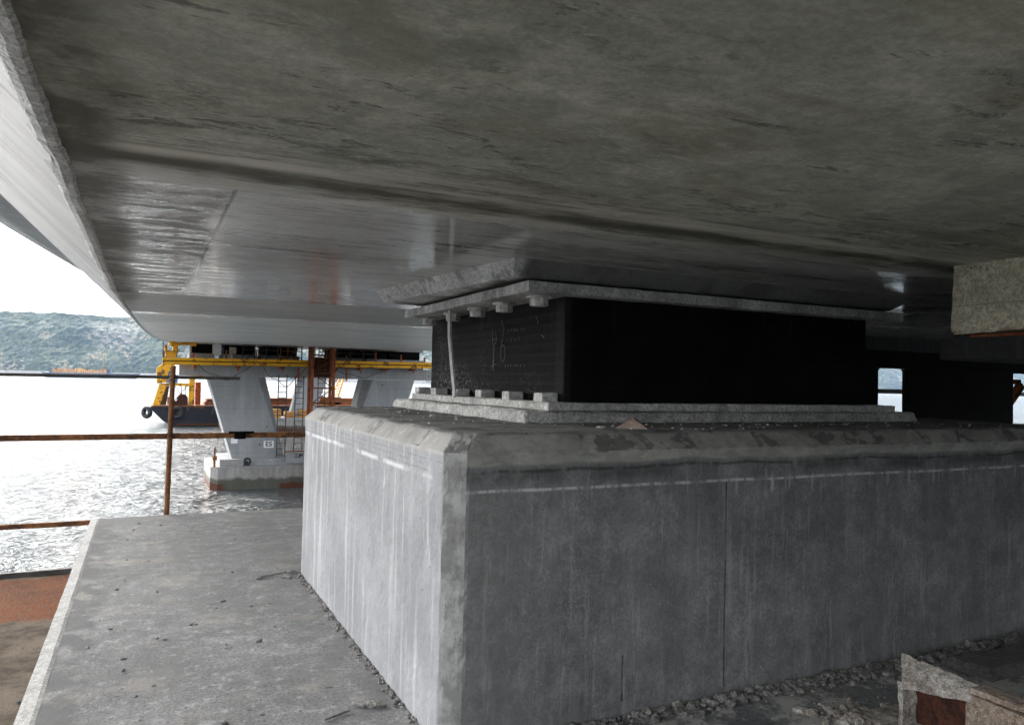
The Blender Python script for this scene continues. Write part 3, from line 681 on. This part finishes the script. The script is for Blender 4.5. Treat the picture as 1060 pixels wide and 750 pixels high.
# ------------------------------------------------------------------ railing
ra = thing('pipe_railing', (.25, 9.03, 0), 'rusty improvised pipe railing at the outer edge of the pier cap', 'railing')
def wavy(a, b, amp, n=14):
    a = Vector(a); b = Vector(b)
    return [a.lerp(b, i/n)+Vector((0, 0, amp*noise.noise(Vector((i*.6, a.x, a.z))))) for i in range(n+1)]
MB().tube(wavy((-4.2, 9.03, 1.46), (.96, 9.03, 1.483), .006), .017, 8).build('top_rail', 'rail', ra)
MB().tube(wavy((6.5, 9.03, 1.49), (17, 9.03, 1.49), .006), .04, 8).build('top_rail', 'rail', ra)
MB().bar((-4.2, 9.06, .825), (4.8, 9.06, .85), .05, .06).build('middle_rail', 'rusty', ra, bevel=.006)
MB().bar((-4.2, 9.03, -.052), (-.40, 9.0, -.048), .04, .05).build('bottom_rail', 'rusty', ra, bevel=.006)
m = MB()
pp = wavy((.25, 9.0, -.05), (.268, 9.0, 1.60), .0)
m.tube(pp, .026, 10)
for i in range(54): zc = .0+i*.03; m.cyl((.25+.018*zc/1.6, 9.0, zc), (.25+.018*zc/1.6, 9.0, zc+.012), .031, 10)
m.build('post', 'rusty', ra)
MB().cyl((10.5, 9.0, -.05), (10.5, 9.0, 1.6), .03, 10).build('post', 'rusty', ra)
m = MB(); m.box(.86, 1.13, 9.0, 9.03, .862, .885); m.box(.92, 1.04, 9.0, 9.025, .80, .862); m.cyl((.95, 8.99, .84), (.95, 9.1, .84), .015); m.build('clamp', 'darksteel', ra)
m = MB(); m.tube([(.3, 9.02, 1.50), (.24, 8.97, 1.47), (.22, 9.03, 1.44), (.3, 9.05, 1.47), (.27, 8.98, 1.5)], .006, 5); m.build('wire_tie', 'lath', ra)

# ------------------------------------------------------------------ far pier
def S(x): return x*1.0283
def H(z): return 1.5+(z-1.5)*1.0283
YF = 58.2; CX = S(11.45)
pier = thing('bridge_pier', (CX, YF, -6.5), 'next grey V-shaped concrete bridge pier standing in the water', 'bridge pier')
m = MB(); x0, x1 = S(2.05), S(20.85)
m.prism([(x0, H(1.52)), (x1, H(1.52)), (x1, H(2.35)), (x0, H(2.35))], YF, YF+9)
m.build('cap_beam', 'leg', pier, bevel=.05)
def vleg(mir):
    fx = (lambda x: 2*11.45-x) if mir else (lambda x: x)
    P = lambda x, y, z: (S(fx(x)), y, H(z))
    m = MB()
    ring = lambda a, b, c, y1: [P(a, YF, c), P(b, YF, c)]
    top = [P(3.9, YF, 1.51), P(7.25, YF, 1.51), P(7.85, YF+.7, 1.51), P(7.85, YF+2.2, 1.51), P(3.9, YF+2.2, 1.51)]
    bot = [P(5.75, YF, -4.6), P(9.3, YF, -4.6), P(9.34, YF+.1, -4.6), P(9.34, YF+2.2, -4.6), P(5.75, YF+2.2, -4.6)]
    m.loft(top, bot); return m.build('leg', 'leg', pier)
vleg(False); vleg(True)
m = MB(); a = 4.3; b = 18.6
def prg(z): return [(a+.45, 56.6, z), (b-.45, 56.6, z), (b, 57.1, z), (b, 63.5, z), (b-.45, 64, z), (a+.45, 64, z), (a, 63.5, z), (a, 57.1, z)]
m.loft(prg(-8), prg(-4.88)); m.build('pile_cap', 'pilecap', pier)
m = MB(); m.box(4.95, 18, 57.3, 63, -4.88, -4.62); m.box(4.9, 9.9, 57.5, 62.5, -4.62, -4.42); m.build('plinth', 'leg', pier)
m = MB(); m.box(a+.4, b-.4, 56.57, 56.66, -4.93, -4.86); m.build('kerb', 'strip', pier)
p3 = dup(pier, (6.1, 61, 2.0), 'third V-shaped concrete pier glimpsed between the legs of the nearer pier')
# keep the third pier's foot in the water
p3.location.z = pier.location.z
# fixtures on far pier
m = MB(); m.box(S(5.55), S(6.0), YF-.06, YF-.01, H(-3.2), H(-2.85)); 
tag(m.build('junction_box', 'white', None), 'small pale box with rust streak mounted low on the left pier leg', 'box')
sg = thing('number_plate', (S(8.1), YF-.03, H(-3.6)), 'small white plate lettered E5 on the pier leg', 'sign')
MB().box(S(7.78), S(8.48), YF-.03, YF-.005, H(-3.55), H(-3.05)).build('plate', 'white', sg)
def text(name, body, loc, size, mat, parent):
    cu = bpy.data.curves.new(name, 'FONT'); cu.body = body; cu.size = size; cu.extrude = .004; cu.align_x = 'CENTER'; cu.align_y = 'CENTER'; cu.offset = .008
    o = bpy.data.objects.new(name, cu); COL.objects.link(o)
    dg = bpy.context.evaluated_depsgraph_get(); me = bpy.data.meshes.new_from_object(o.evaluated_get(dg)); bpy.data.objects.remove(o)
    o = bpy.data.objects.new(name, me); COL.objects.link(o); me.materials.clear(); me.materials.append(M[mat])
    o.rotation_euler = (R(90), 0, 0); o.parent = parent; o.location = Vector(loc)-wloc(parent); return o
text('lettering', 'E5', (S(8.13), YF-.04, H(-3.3)), .5, 'black', sg)
sg = thing('notice_board', (S(10), 57.2, -4.88), 'weathered notice board with a steel rail on the pile cap beside the leg', 'sign')
MB().box(9.45, 11.6, 57.16, 57.2, -4.78, -3.98).build('panel', 'leg', sg)
text('lettering', '工程', (10.35, 57.14, -4.25), .34, 'black', sg)
MB().bar((9.3, 57.18, -3.9), (11.7, 57.18, -3.9), .08, .1).build('frame_rail', 'rusty', sg)
m = MB(); m.box(4.9, 6.5, 57.0, 57.5, -4.88, -4.38)
tag(m.build('steel_box', 'strip', None, bevel=.02), 'pale low box on the left end of the pile cap', 'box')
m = MB(); m.cyl((4.55, 57.0, -4.88), (4.55, 57.0, -3.5), .07, 8); m.box(4.42, 4.7, 56.9, 57.15, -4.4, -4.1)
tag(m.build('mooring_post', 'rusty', None), 'slim rusty post standing at the left corner of the pile cap', 'post')
m = MB(); m.torus((6.75, 57.1, -4.55), (0, 1, 0), .22, .07, 16, 6); m.stone((6.6, 57.1, -4.6), .2)
tag(m.build('hose_coil', 'tyre', None), 'dark coiled hose on the pile cap at the leg foot', 'hose')

# pedestals and bearings on far cap
grp = 'pedestals on the far pier cap'
pl = [(2.7, 4.35, 'leftmost low grey pedestal on the far pier cap'), (4.85, 7.2, 'second grey pedestal from the left on the far pier cap'),
      (7.5, 10.2, 'grey pedestal on the far cap just left of the rusty stair tower'), (12.5, 15.0, 'grey pedestal on the far cap just right of the rusty stair tower'),
      (15.3, 19.9, 'rightmost wide grey pedestal on the far pier cap')]
bl = ['leftmost black bearing on the far pier', 'second black bearing from the left on the far pier', 'black bearing left of the stair tower on the far pier', 'black bearing right of the stair tower behind scaffold posts', 'rightmost wide black bearing on the far pier']
for i, (a, b, l) in enumerate(pl):
    m = MB(); m.box(S(a), S(b), YF+.5, YF+4, H(2.35), H(3.1)); tag(m.build('bearing_pedestal', 'leg', None, bevel=.04), l, 'pedestal', grp)
    t = thing('bridge_bearing', (S((a+b)/2), YF+2, H(3.1)), bl[i], 'bridge bearing', 'bearings on the far pier')
    zt = 2.15+hgt(YF+1)-.1
    if i == 4:
        for u, w in ((15.4, 16.9), (17.1, 18.0), (18.2, 19.6)): MB().box(S(u), S(w), YF+.7, YF+3.6, H(3.1), zt).build('rubber_body', 'darksteel', t)
    else: MB().box(S(a+.15), S(b-.15), YF+.7, YF+3.6, H(3.1), zt).build('rubber_body', 'darksteel', t)
    MB().box(S(a+.05), S(b-.05), YF+.65, YF+3.7, zt, zt+.22).build('top_plate', 'plate', t)
m = MB(); m.box(S(4.2), S(4.75), YF+.3, YF+.8, H(3.1), H(3.75)); m.box(S(4.3), S(4.6), YF+.2, YF+.3, H(2.9), H(3.1))
tag(m.build('hydraulic_jack', 'white', None, bevel=.04), 'pale jack between the two leftmost far bearings', 'jack')
m = MB(); m.box(S(5.3), S(5.75), YF+.2, YF+.48, H(3.1), H(3.6)); m.cyl((S(5.5), YF+.3, H(2.8)), (S(5.5), YF+.3, H(3.1)), .1)
tag(m.build('hydraulic_jack', 'beige', None, bevel=.04), 'small tan jack in front of the second far bearing', 'jack')

# yellow walkway beam
wy = thing('walkway_beam', (S(10.7), 57.3, 2.2), 'long rust-stained yellow walkway beam hung along the far pier cap', 'walkway beam')
def sl(x): return .012*(x-1)
y0 = 57.0
for (dz, hh, nm) in ((2.33, .20, 'lower_chord'), (2.60, .20, 'upper_chord')):
    m = MB(); m.add([(S(x), y, H(z)) for x in (.98, 20.6) for (y, z) in ((y0, dz+sl(x)-hh/2), (y0, dz+sl(x)+hh/2), (y0+.45, dz+sl(x)+hh/2), (y0+.45, dz+sl(x)-hh/2))],
          [(0, 1, 2, 3), (7, 6, 5, 4), (0, 4, 5, 1), (1, 5, 6, 2), (2, 6, 7, 3), (3, 7, 4, 0)]); m.build(nm, 'yellow', wy)
m = MB(); m.add([(S(x), y, H(z+sl(x))) for x in (1.0, 20.5) for (y, z) in ((y0+.12, 2.4), (y0+.12, 2.52), (y0+.3, 2.52), (y0+.3, 2.4))],
      [(0, 1, 2, 3), (7, 6, 5, 4), (0, 4, 5, 1), (1, 5, 6, 2), (2, 6, 7, 3), (3, 7, 4, 0)]); m.build('beam_web', 'rustdark', wy)
for x in (3.0, 5.8, 8.8, 12.6, 14.5, 16.4, 18.6):
    m = MB(); z = H(2.2+sl(x)); m.box(S(x)-.12, S(x)+.12, y0+.05, y0+1.2, z-.16, z); m.cyl((S(x), y0+.3, z-.4), (S(x), y0+.3, z), .05, 8); m.build('bracket', 'redoxide', wy)
for x in (1.05, 2.9, 5.0, 7.0, 8.6, 12.3, 13.4, 15.6, 17.6, 19.5):
    z = H(2.7+sl(x)); MB().box(S(x)-.055, S(x)+.055, y0+.3, y0+.4, z, z+random.choice((.4, .6, .75))).build('stub_post', 'redoxide', wy)
for x in (9.9, 13.4): z = H(2.2+sl(x)); MB().cyl((S(x), y0+.2, z-1.0), (S(x), y0+.2, z), .07, 8).build('hanger', 'redoxide', wy)

# stair tower
tw = thing('stair_tower', (S(11.25), 57.3, -4.88), 'rusty scaffold stair tower in front of the far pier', 'scaffold tower')
tx0, tx1, ty0, ty1, tb, tt = S(10.55), S(12.05), 56.75, 57.9-1.0, -4.88, 4.1
ty0, ty1 = 55.4, 56.5; tb = -6.4
for x in (tx0, tx1):
    for y in (ty0, ty1): MB().bar((x, y, tb), (x, y, tt+random.uniform(-.2, .3)), .2, .16).build('post', 'redoxide', tw)
m = MB()
z = tb+.6; k = 0
while z < tt-.2:
    for y in (ty0, ty1): m.bar((tx0, y, z), (tx1, y, z), .09, .09)
    m.bar((tx0, ty0, z), (tx0, ty1, z), .09); m.bar((tx1, ty0, z), (tx1, ty1, z), .09)
    s_ = (tx0, tx1) if k % 2 else (tx1, tx0)
    m.bar((s_[0], ty0, z), (s_[1], ty0, z+1.1), .06); z += 1.1; k += 1
m.build('bracing', 'rust', tw)
m = MB()
for xx in (tx0+.5, tx0+1.0): m.bar((xx, ty0+.3, tb), (xx, ty0+.3, tt), .06)
z = tb+.3
while z < tt: m.bar((tx0+.5, ty0+.3, z), (tx0+1.0, ty0+.3, z), .05); z += .33
m.build('ladder', 'rust', tw)
for z in (1.7, 2.5, 3.2): MB().box(tx0+.1, tx1-.1, ty0+.1, ty1, z, z+.06).build('landing', 'rustdark', tw)
m = MB(); m.box(tx0+.2, tx1-.2, ty0+.45, ty0+.5, 1.6, 3.0); m.build('mesh_panel', 'rustdark', tw)
m = MB()
for i in range(7):
    x = tx0-.1+i*.28; m.bar((x, ty0+.1, tt-1.0), (x, ty0+.1, tt+random.uniform(-.1, .45)), .05)
m.build('top_rails', 'rusty', tw)
# ladders hanging from cap
for k, (x, l) in enumerate(((8.95, 'slim steel ladder under the far cap just right of the left leg'), (10.15, 'slim steel ladder under the far cap beside the stair tower'))):
    t = MB(); X = S(x); yb = 58.0
    for dx in (-.3, .3): t.bar((X+dx, yb, -4.4), (X+dx, yb, H(1.7)), .07)
    z = -4.2
    while z < 1.4: t.bar((X-.3, yb, z), (X+.3, yb, z), .05); z += .42
    tag(t.build('ladder', 'rail', None), l, 'ladder', 'ladders under the far cap')
# scaffold posts on far cap
def scaff(x0, x1, lab, n, mat='rail'):
    t = thing('scaffold', (S((x0+x1)/2), 57.9, H(2.35)), lab, 'scaffold', 'scaffolds on the far pier cap')
    for i in range(n):
        x = S(x0+(x1-x0)*i/(n-1)); MB().cyl((x, 58.3, H(2.36)), (x, 58.3, H(3.95+.15*random.random())), .05, 6).build('post', mat, t)
    for z in (3.0, 3.45, 3.8): MB().cyl((S(x0), 58.26, H(z)), (S(x1), 58.26, H(z)), .04, 6).build('rail', mat, t)
    MB().cyl((S(x0), 58.22, H(2.6)), (S(x0+1.2), 58.22, H(3.6)), .04, 6).build('brace', mat, t)
scaff(6.2, 8.6, 'dark pipe scaffold on the far cap left of the stair tower', 4)
scaff(8.8, 10.3, 'rusty red scaffold close to the left side of the stair tower', 4, 'rusty')
scaff(12.9, 15.9, 'dark pipe scaffold on the far cap right of the stair tower', 4)

# hoses and cables drooping from the walkway
for k, (xa, xb, sag, mt, lab) in enumerate(((3.2, 6.6, .9, 'rail', 'black hose drooping below the yellow walkway over the left pier leg'), (12.2, 16.6, .7, 'rail', 'black cable drooping below the yellow walkway right of the stair tower'), (7.4, 10.4, 1.3, 'rusty', 'rusty rope hanging in a loop between the left leg and the stair tower'))):
    pts = [(S(xa+(xb-xa)*i/14), 56.95, H(2.25+sl(xa)-sag*math.sin(math.pi*i/14)**.9*(1+.15*math.sin(i)))) for i in range(15)]
    tag(MB().tube(pts, .028, 6).build('hanging_hose', mt, None), lab, 'hose')
# yellow machine on cap's left end
mc = thing('hydraulic_machine', (S(1.9), 57.4, H(2.72)), 'yellow hydraulic machine with stubby boom on the left end of the walkway', 'machine')
m = MB(); zt = 3.85
m.cyl((S(1.5), 57.6, 3.55), (S(1.7), 57.6, 4.02), .22, 10); m.box(S(1.15), S(1.9), 57.4, 57.9, 2.78, 3.2); m.build('body', 'yellowc', mc, bevel=.05)
m = MB(); m.cyl((S(1.55), 57.5, 3.68), (S(2.95), 57.5, 3.78), .12, 10); m.cyl((S(2.9), 57.5, 3.6), (S(2.95), 57.5, 4.0), .16, 10); m.build('boom', 'yellowc', mc)
MB().cyl((S(1.9), 57.4, 3.98), (S(2.7), 57.4, 3.95), .07, 8).build('ram', 'redoxide', mc)
for x in (1.2, 1.6, 1.85): MB().cyl((S(x), 57.5, 3.1), (S(x+random.uniform(-.1, .2)), 57.5, 3.6), .11, 8).build('strut', 'yellowc', mc)
m = MB(); m.cyl((S(1.0), 57.3, 2.75), (S(1.0), 57.3, 3.85), .035, 6); m.bar((S(1.0), 57.3, 3.2), (S(2.3), 57.3, 3.2), .04); m.build('guard_rail', 'rail', mc)

# ------------------------------------------------------------------ crane barge behind the pier
YB = 130.
bg = thing('work_barge', (18, YB+5, -6.5), 'black-hulled work barge with yellow gantry moored beyond the far pier', 'barge')
m = MB(); m.prism([(1.0, -3.9), (.8, -3.4), (38, -3.1), (38, -6.8), (4.5, -6.8), (2.6, -5.6)], YB, YB+12); m.build('hull', 'hull', bg, bevel=.08)
m = MB(); m.prism([(.9, -3.42), (38, -3.12), (38, -2.95), (.9, -3.25)], YB-.15, YB+12.1); m.build('deck_edge', 'rusty', bg)
MB().bar((4.5, YB-.1, -6.2), (38, YB-.1, -6.1), .2, .18).build('rubbing_strip', 'rust', bg)
m = MB(); m.prism([(1.55, 2.65), (2.3, 3.3), (3.2, 3.75), (5.2, 3.75), (4.3, 2.9), (3.25, 2.1), (2.95, .3), (1.55, .2)], YB+1, YB+3); m.build('gantry_head', 'yellowc', bg, bevel=.05)
m = MB(); m.prism([(2.98, .35), (3.25, 2.0), (4.2, 2.85), (4.9, 3.2), (4.6, .35)], YB+.95, YB+2.0); m.build('blue_panel', 'blue', bg)
m = MB(); m.prism([(2.0, .2), (3.1, .2), (2.15, -3.2), (1.1, -3.2)], YB+1, YB+2.6); m.build('gantry_leg', 'yellowc', bg)
m = MB(); m.prism([(2.7, -.2), (3.5, -.2), (3.1, -3.2), (2.2, -3.2)], YB+3, YB+4); m.build('rear_leg', 'rail', bg)
MB().box(6.3, 7.15, YB+1, YB+2.2, -3.2, 1.5).build('gantry_leg', 'yellowc', bg, bevel=.04)
MB().box(7.35, 8.2, YB+3, YB+4.2, -3.2, .5).build('mast', 'redoxide', bg, bevel=.04)
MB().box(6.3, 8.9, YB+1, YB+2.0, 1.1, 1.6).build('top_box', 'yellowc', bg, bevel=.04)
MB().box(3.0, 6.3, YB+1.2, YB+2.0, -.15, .3).build('gantry_beam', 'yellowc', bg, bevel=.04)
for a, b in (((4.2, -.1), (6.2, -3)), ((6.1, -.1), (4.0, -2.8)), ((5.2, .0), (5.3, -2.8)), ((5.8, 0), (5.9, -2.6))): MB().bar((a[0], YB+1.6, a[1]), (b[0], YB+1.6, b[1]), .1).build('stay', 'rail', bg)
m = MB(); m.cyl((5.4, YB+1, -2.2), (5.4, YB+3, -2.2), .8, 14); m.box(4.2, 6.2, YB+.8, YB+3, -3.15, -2.5); m.build('winch', 'rustdark', bg)
MB().box(3.2, 4.0, YB+.5, YB+1.5, -3.1, -1.9).build('deck_locker', 'redoxide', bg, bevel=.03)
for i, (x, w, h) in enumerate(((8.8, 6.6, .9), (17.5, 6, 1.1), (24.2, 5, 1.4), (29.6, 5, 1.2))):
    t = thing('deck_cargo', (x+w/2, YB+4, -3.1), ['low rusty cargo stack beside the barge mast', 'rusty orange cargo stack seen between the pier legs', 'tall rust-red cargo crate stack behind the stair tower', 'rust-coloured cargo stack at the barge right end'][i], 'cargo', 'cargo on the work barge')
    MB().box(x, x+w, YB+2, YB+8, -3.08, -3.08+h*.45).build('lower_tier', 'redoxide', t, bevel=.04)
    MB().box(x+.3, x+w-.4, YB+2.3, YB+7, -3.08+h*.5, -3.08+h).build('upper_tier', 'rust', t, bevel=.04)
    MB().bar((x, YB+1.9, -3.08+h*.48), (x+w, YB+1.9, -3.08+h*.48), .12).build('lashing_bar', 'rusty', t)
for i, (x, y, z, ax, lab) in enumerate(((.35, YB+.3, -4.3, (1, .9, 0), 'big tyre fender on the barge bow corner'), (4.6, YB-.35, -4.3, (0, 1, 0), 'tyre fender on the barge side just behind the bow'), (10.6, YB-.35, -4.2, (0, 1, 0), 'tyre fender on the barge side below the gantry leg'), (17.5, YB-.35, -3.9, (0, 1, 0), 'tyre fender on the barge side close to the pier leg'))):
    m = MB(); m.torus((x, y, z), ax, .68, .32, 22, 8); tag(m.build('tyre_fender', 'tyre', None, smooth=True), lab, 'tyre', 'tyre fenders on the barge')
# yellow crawler crane on barge seen through the right V
cr = thing('deck_crane', (32, YB+3, -3.1), 'orange lattice crane on the barge between the right-hand pier leg and the tower', 'crane')
MB().box(29.2, 31.0, YB+2, YB+5, -3.08, -1.7).build('slew_base', 'rust', cr, bevel=.1)
for a, b in (((29.4, YB+3, -1.7), (31.6, YB+3, 3.4)), ((30.6, YB+3, -1.7), (32.1, YB+3, 3.4))): MB().bar(a, b, .22).build('boom_chord', 'yellowc', cr)
m = MB()
for i in range(8):
    q = i/8; p_ = (29.4+2.2*q, YB+3, -1.7+5.1*q); q2 = q+.12; r_ = (30.6+1.5*q2, YB+3, -1.7+5.1*q2); m.bar(p_, r_, .13)
m.build('lattice', 'yellowc', cr)
for i, (x, w, z, h) in enumerate(((17.0, 1.8, -4.6, 1.6), (19.4, 1.6, -4.6, 1.2), (21.4, 1.5, -4.6, 1.5))):
    t = thing('formwork_crate', (x+w/2, 119.5, -4.6), ['rusty formwork crate left of the ladder on the farther pile cap', 'low orange formwork crate in the middle of the farther pile cap', 'rusty formwork crate by the stair tower on the farther pile cap'][i], 'crate', 'crates on the farther pile cap')
    MB().box(x, x+w, 119, 120.5, -4.85, -4.85+h).build('body', 'orange', t, bevel=.04)
    for k in range(3): MB().box(x-.03, x+w+.03, 118.9, 118.98, -4.8+h*k/3, -4.7+h*k/3).build('batten', 'rusty', t)

# ------------------------------------------------------------------ far ship
sh = thing('cargo_barge', (-100, 1500, -6.5), 'distant grey barge loaded with orange steelwork off the far shore', 'barge')
m = MB(); m.prism([(-158, 3.5), (-153, -7), (-15, -7), (-8, 4), (-20, 3), (-150, 2.2)], 1495, 1520); m.build('hull', 'greyhull', sh)
m = MB()
for i in range(26):
    x = -143+i*3.3; m.box(x, x+random.uniform(2, 3.1), 1498, 1512, 2.5, random.uniform(7, 11))
m.build('steelwork_load', 'orange', sh)
m = MB(); m.bar((-57, 1500, 3), (-51, 1500, 27), 2.4, 2.4); m.build('crane_jib', 'greyhull', sh)
m = MB(); m.box(-62, -54, 1498, 1510, 3, 10); m.build('crane_house', 'greyhull', sh)
m = MB(); m.bar((-68, 1500, 8), (-67, 1500, 38), .7); m.bar((-70, 1500, 30), (-64, 1500, 33), .7); m.build('mast', 'orange', sh)

# ------------------------------------------------------------------ setting
m = MB(); gxs = [-2600+i*11 for i in range(700)]; gys = [2020+i*13 for i in range(30)]+[2420+i*60 for i in range(8)]
def ridge(x):
    base = 163-.000016*(x+60)**2 if x < 900 else 163-.000016*960**2-(x-900)*.006
    return max(55, base+16*noise.noise(Vector((x/260, 0, 3)))+7*noise.noise(Vector((x/70, 0, 3))))
vs = []
for y in gys:
    for x in gxs:
        q = min(1, (y-2020)/330); r = ridge(x)
        z = -7+(r+7)*(q**.75)*(1-.15*(y > 2380))
        z += 22*noise.noise(Vector((x/150, y/120, 5)))*math.sin(math.pi*min(1, q))
        z += (5*noise.noise(Vector((x/19, y/19, 1)))+4.5*noise.noise(Vector((x/8, y/9, 8))))*min(1, q*5)
        vs.append((x, y+30*noise.noise(Vector((x/200, 1, 1))), z))
n = len(gxs)
m.add(vs, [(i*n+j, i*n+j+1, (i+1)*n+j+1, (i+1)*n+j) for i in range(len(gys)-1) for j in range(n-1)])
tag(m.build('hills', 'hill', None), 'wooded hillside with bare patches across the water', None, kind='structure')
m = MB(); m.add([(-9000, -3000, -6.5), (12000, -3000, -6.5), (12000, 9000, -6.5), (-9000, 9000, -6.5)], [(0, 1, 2, 3)])
tag(m.build('water', 'water', None), 'bright rippled grey sea', None, kind='structure')

hz = bpy.data.materials.new('haze_air'); hz.use_nodes = True; nt = hz.node_tree; nt.nodes.clear()
o_ = nt.nodes.new('ShaderNodeOutputMaterial'); pv = nt.nodes.new('ShaderNodeVolumePrincipled')
pv.inputs['Color'].default_value = (.48, .66, 1, 1); pv.inputs['Density'].default_value = .00005
nt.links.new(pv.outputs[0], o_.inputs['Volume'])
m = MB(); m.box(-9100, 12100, -3100, 9100, -9.5, 260)
hb = m.build('haze', hz, None); tag(hb, 'pale blue sea haze', None, kind='stuff')

# ------------------------------------------------------------------ light
el = R(36); az = math.atan2(-.40, .92)
w = bpy.data.worlds.new('World'); scene.world = w; w.use_nodes = True; nt = w.node_tree
bgn = nt.nodes['Background']; sky = nt.nodes.new('ShaderNodeTexSky'); sky.sky_type = 'NISHITA'; sky.sun_disc = False
sky.sun_elevation = el; sky.sun_rotation = az; sky.air_density = 1; sky.dust_density = 4; sky.ozone_density = 1
hs = nt.nodes.new('ShaderNodeHueSaturation'); hs.inputs['Saturation'].default_value = .22; hs.inputs['Value'].default_value = 1.15
nt.links.new(sky.outputs[0], hs.inputs['Color']); nt.links.new(hs.outputs[0], bgn.inputs[0]); bgn.inputs[1].default_value = .15
ld = bpy.data.lights.new('sun', 'SUN'); ld.energy = .6; ld.angle = R(14); ld.color = (1, .97, .92)
lo = bpy.data.objects.new('sun', ld); COL.objects.link(lo); lo.location = (-20, 10, 30)
sd = Vector((math.sin(az)*math.cos(el), math.cos(az)*math.cos(el), math.sin(el)))
lo.rotation_euler = sd.to_track_quat('Z', 'Y').to_euler()

# ------------------------------------------------------------------ camera
yaw, pitch, roll = R(25.9), R(1.54), R(1.23)
F = Vector((math.sin(yaw)*math.cos(pitch), math.cos(yaw)*math.cos(pitch), math.sin(pitch)))
R0 = Vector((math.cos(yaw), -math.sin(yaw), 0)); U0 = R0.cross(F)
Rt = R0*math.cos(roll)+U0*math.sin(roll); U = U0*math.cos(roll)-R0*math.sin(roll)
cd = bpy.data.cameras.new('camera'); cam = bpy.data.objects.new('camera', cd); COL.objects.link(cam)
cd.sensor_width = 36; cd.lens = 780/1060*36; cd.clip_start = .05; cd.clip_end = 20000
mat = Matrix((Rt, U, -F)).transposed().to_4x4(); mat.translation = (0, 0, 1.5); cam.matrix_world = mat
scene.camera = cam
scene.view_settings.view_transform = 'Standard'; scene.view_settings.look = 'None'; scene.view_settings.gamma = 1
scene.view_settings.exposure = 2.45
scene.cycles.use_denoising = True; scene.cycles.max_bounces = 10; scene.cycles.diffuse_bounces = 6; scene.cycles.glossy_bounces = 5
scene.cycles.volume_bounces = 0
scene.cycles.use_adaptive_sampling = True; scene.cycles.adaptive_threshold = .015
scene.cycles.sample_clamp_indirect = 6
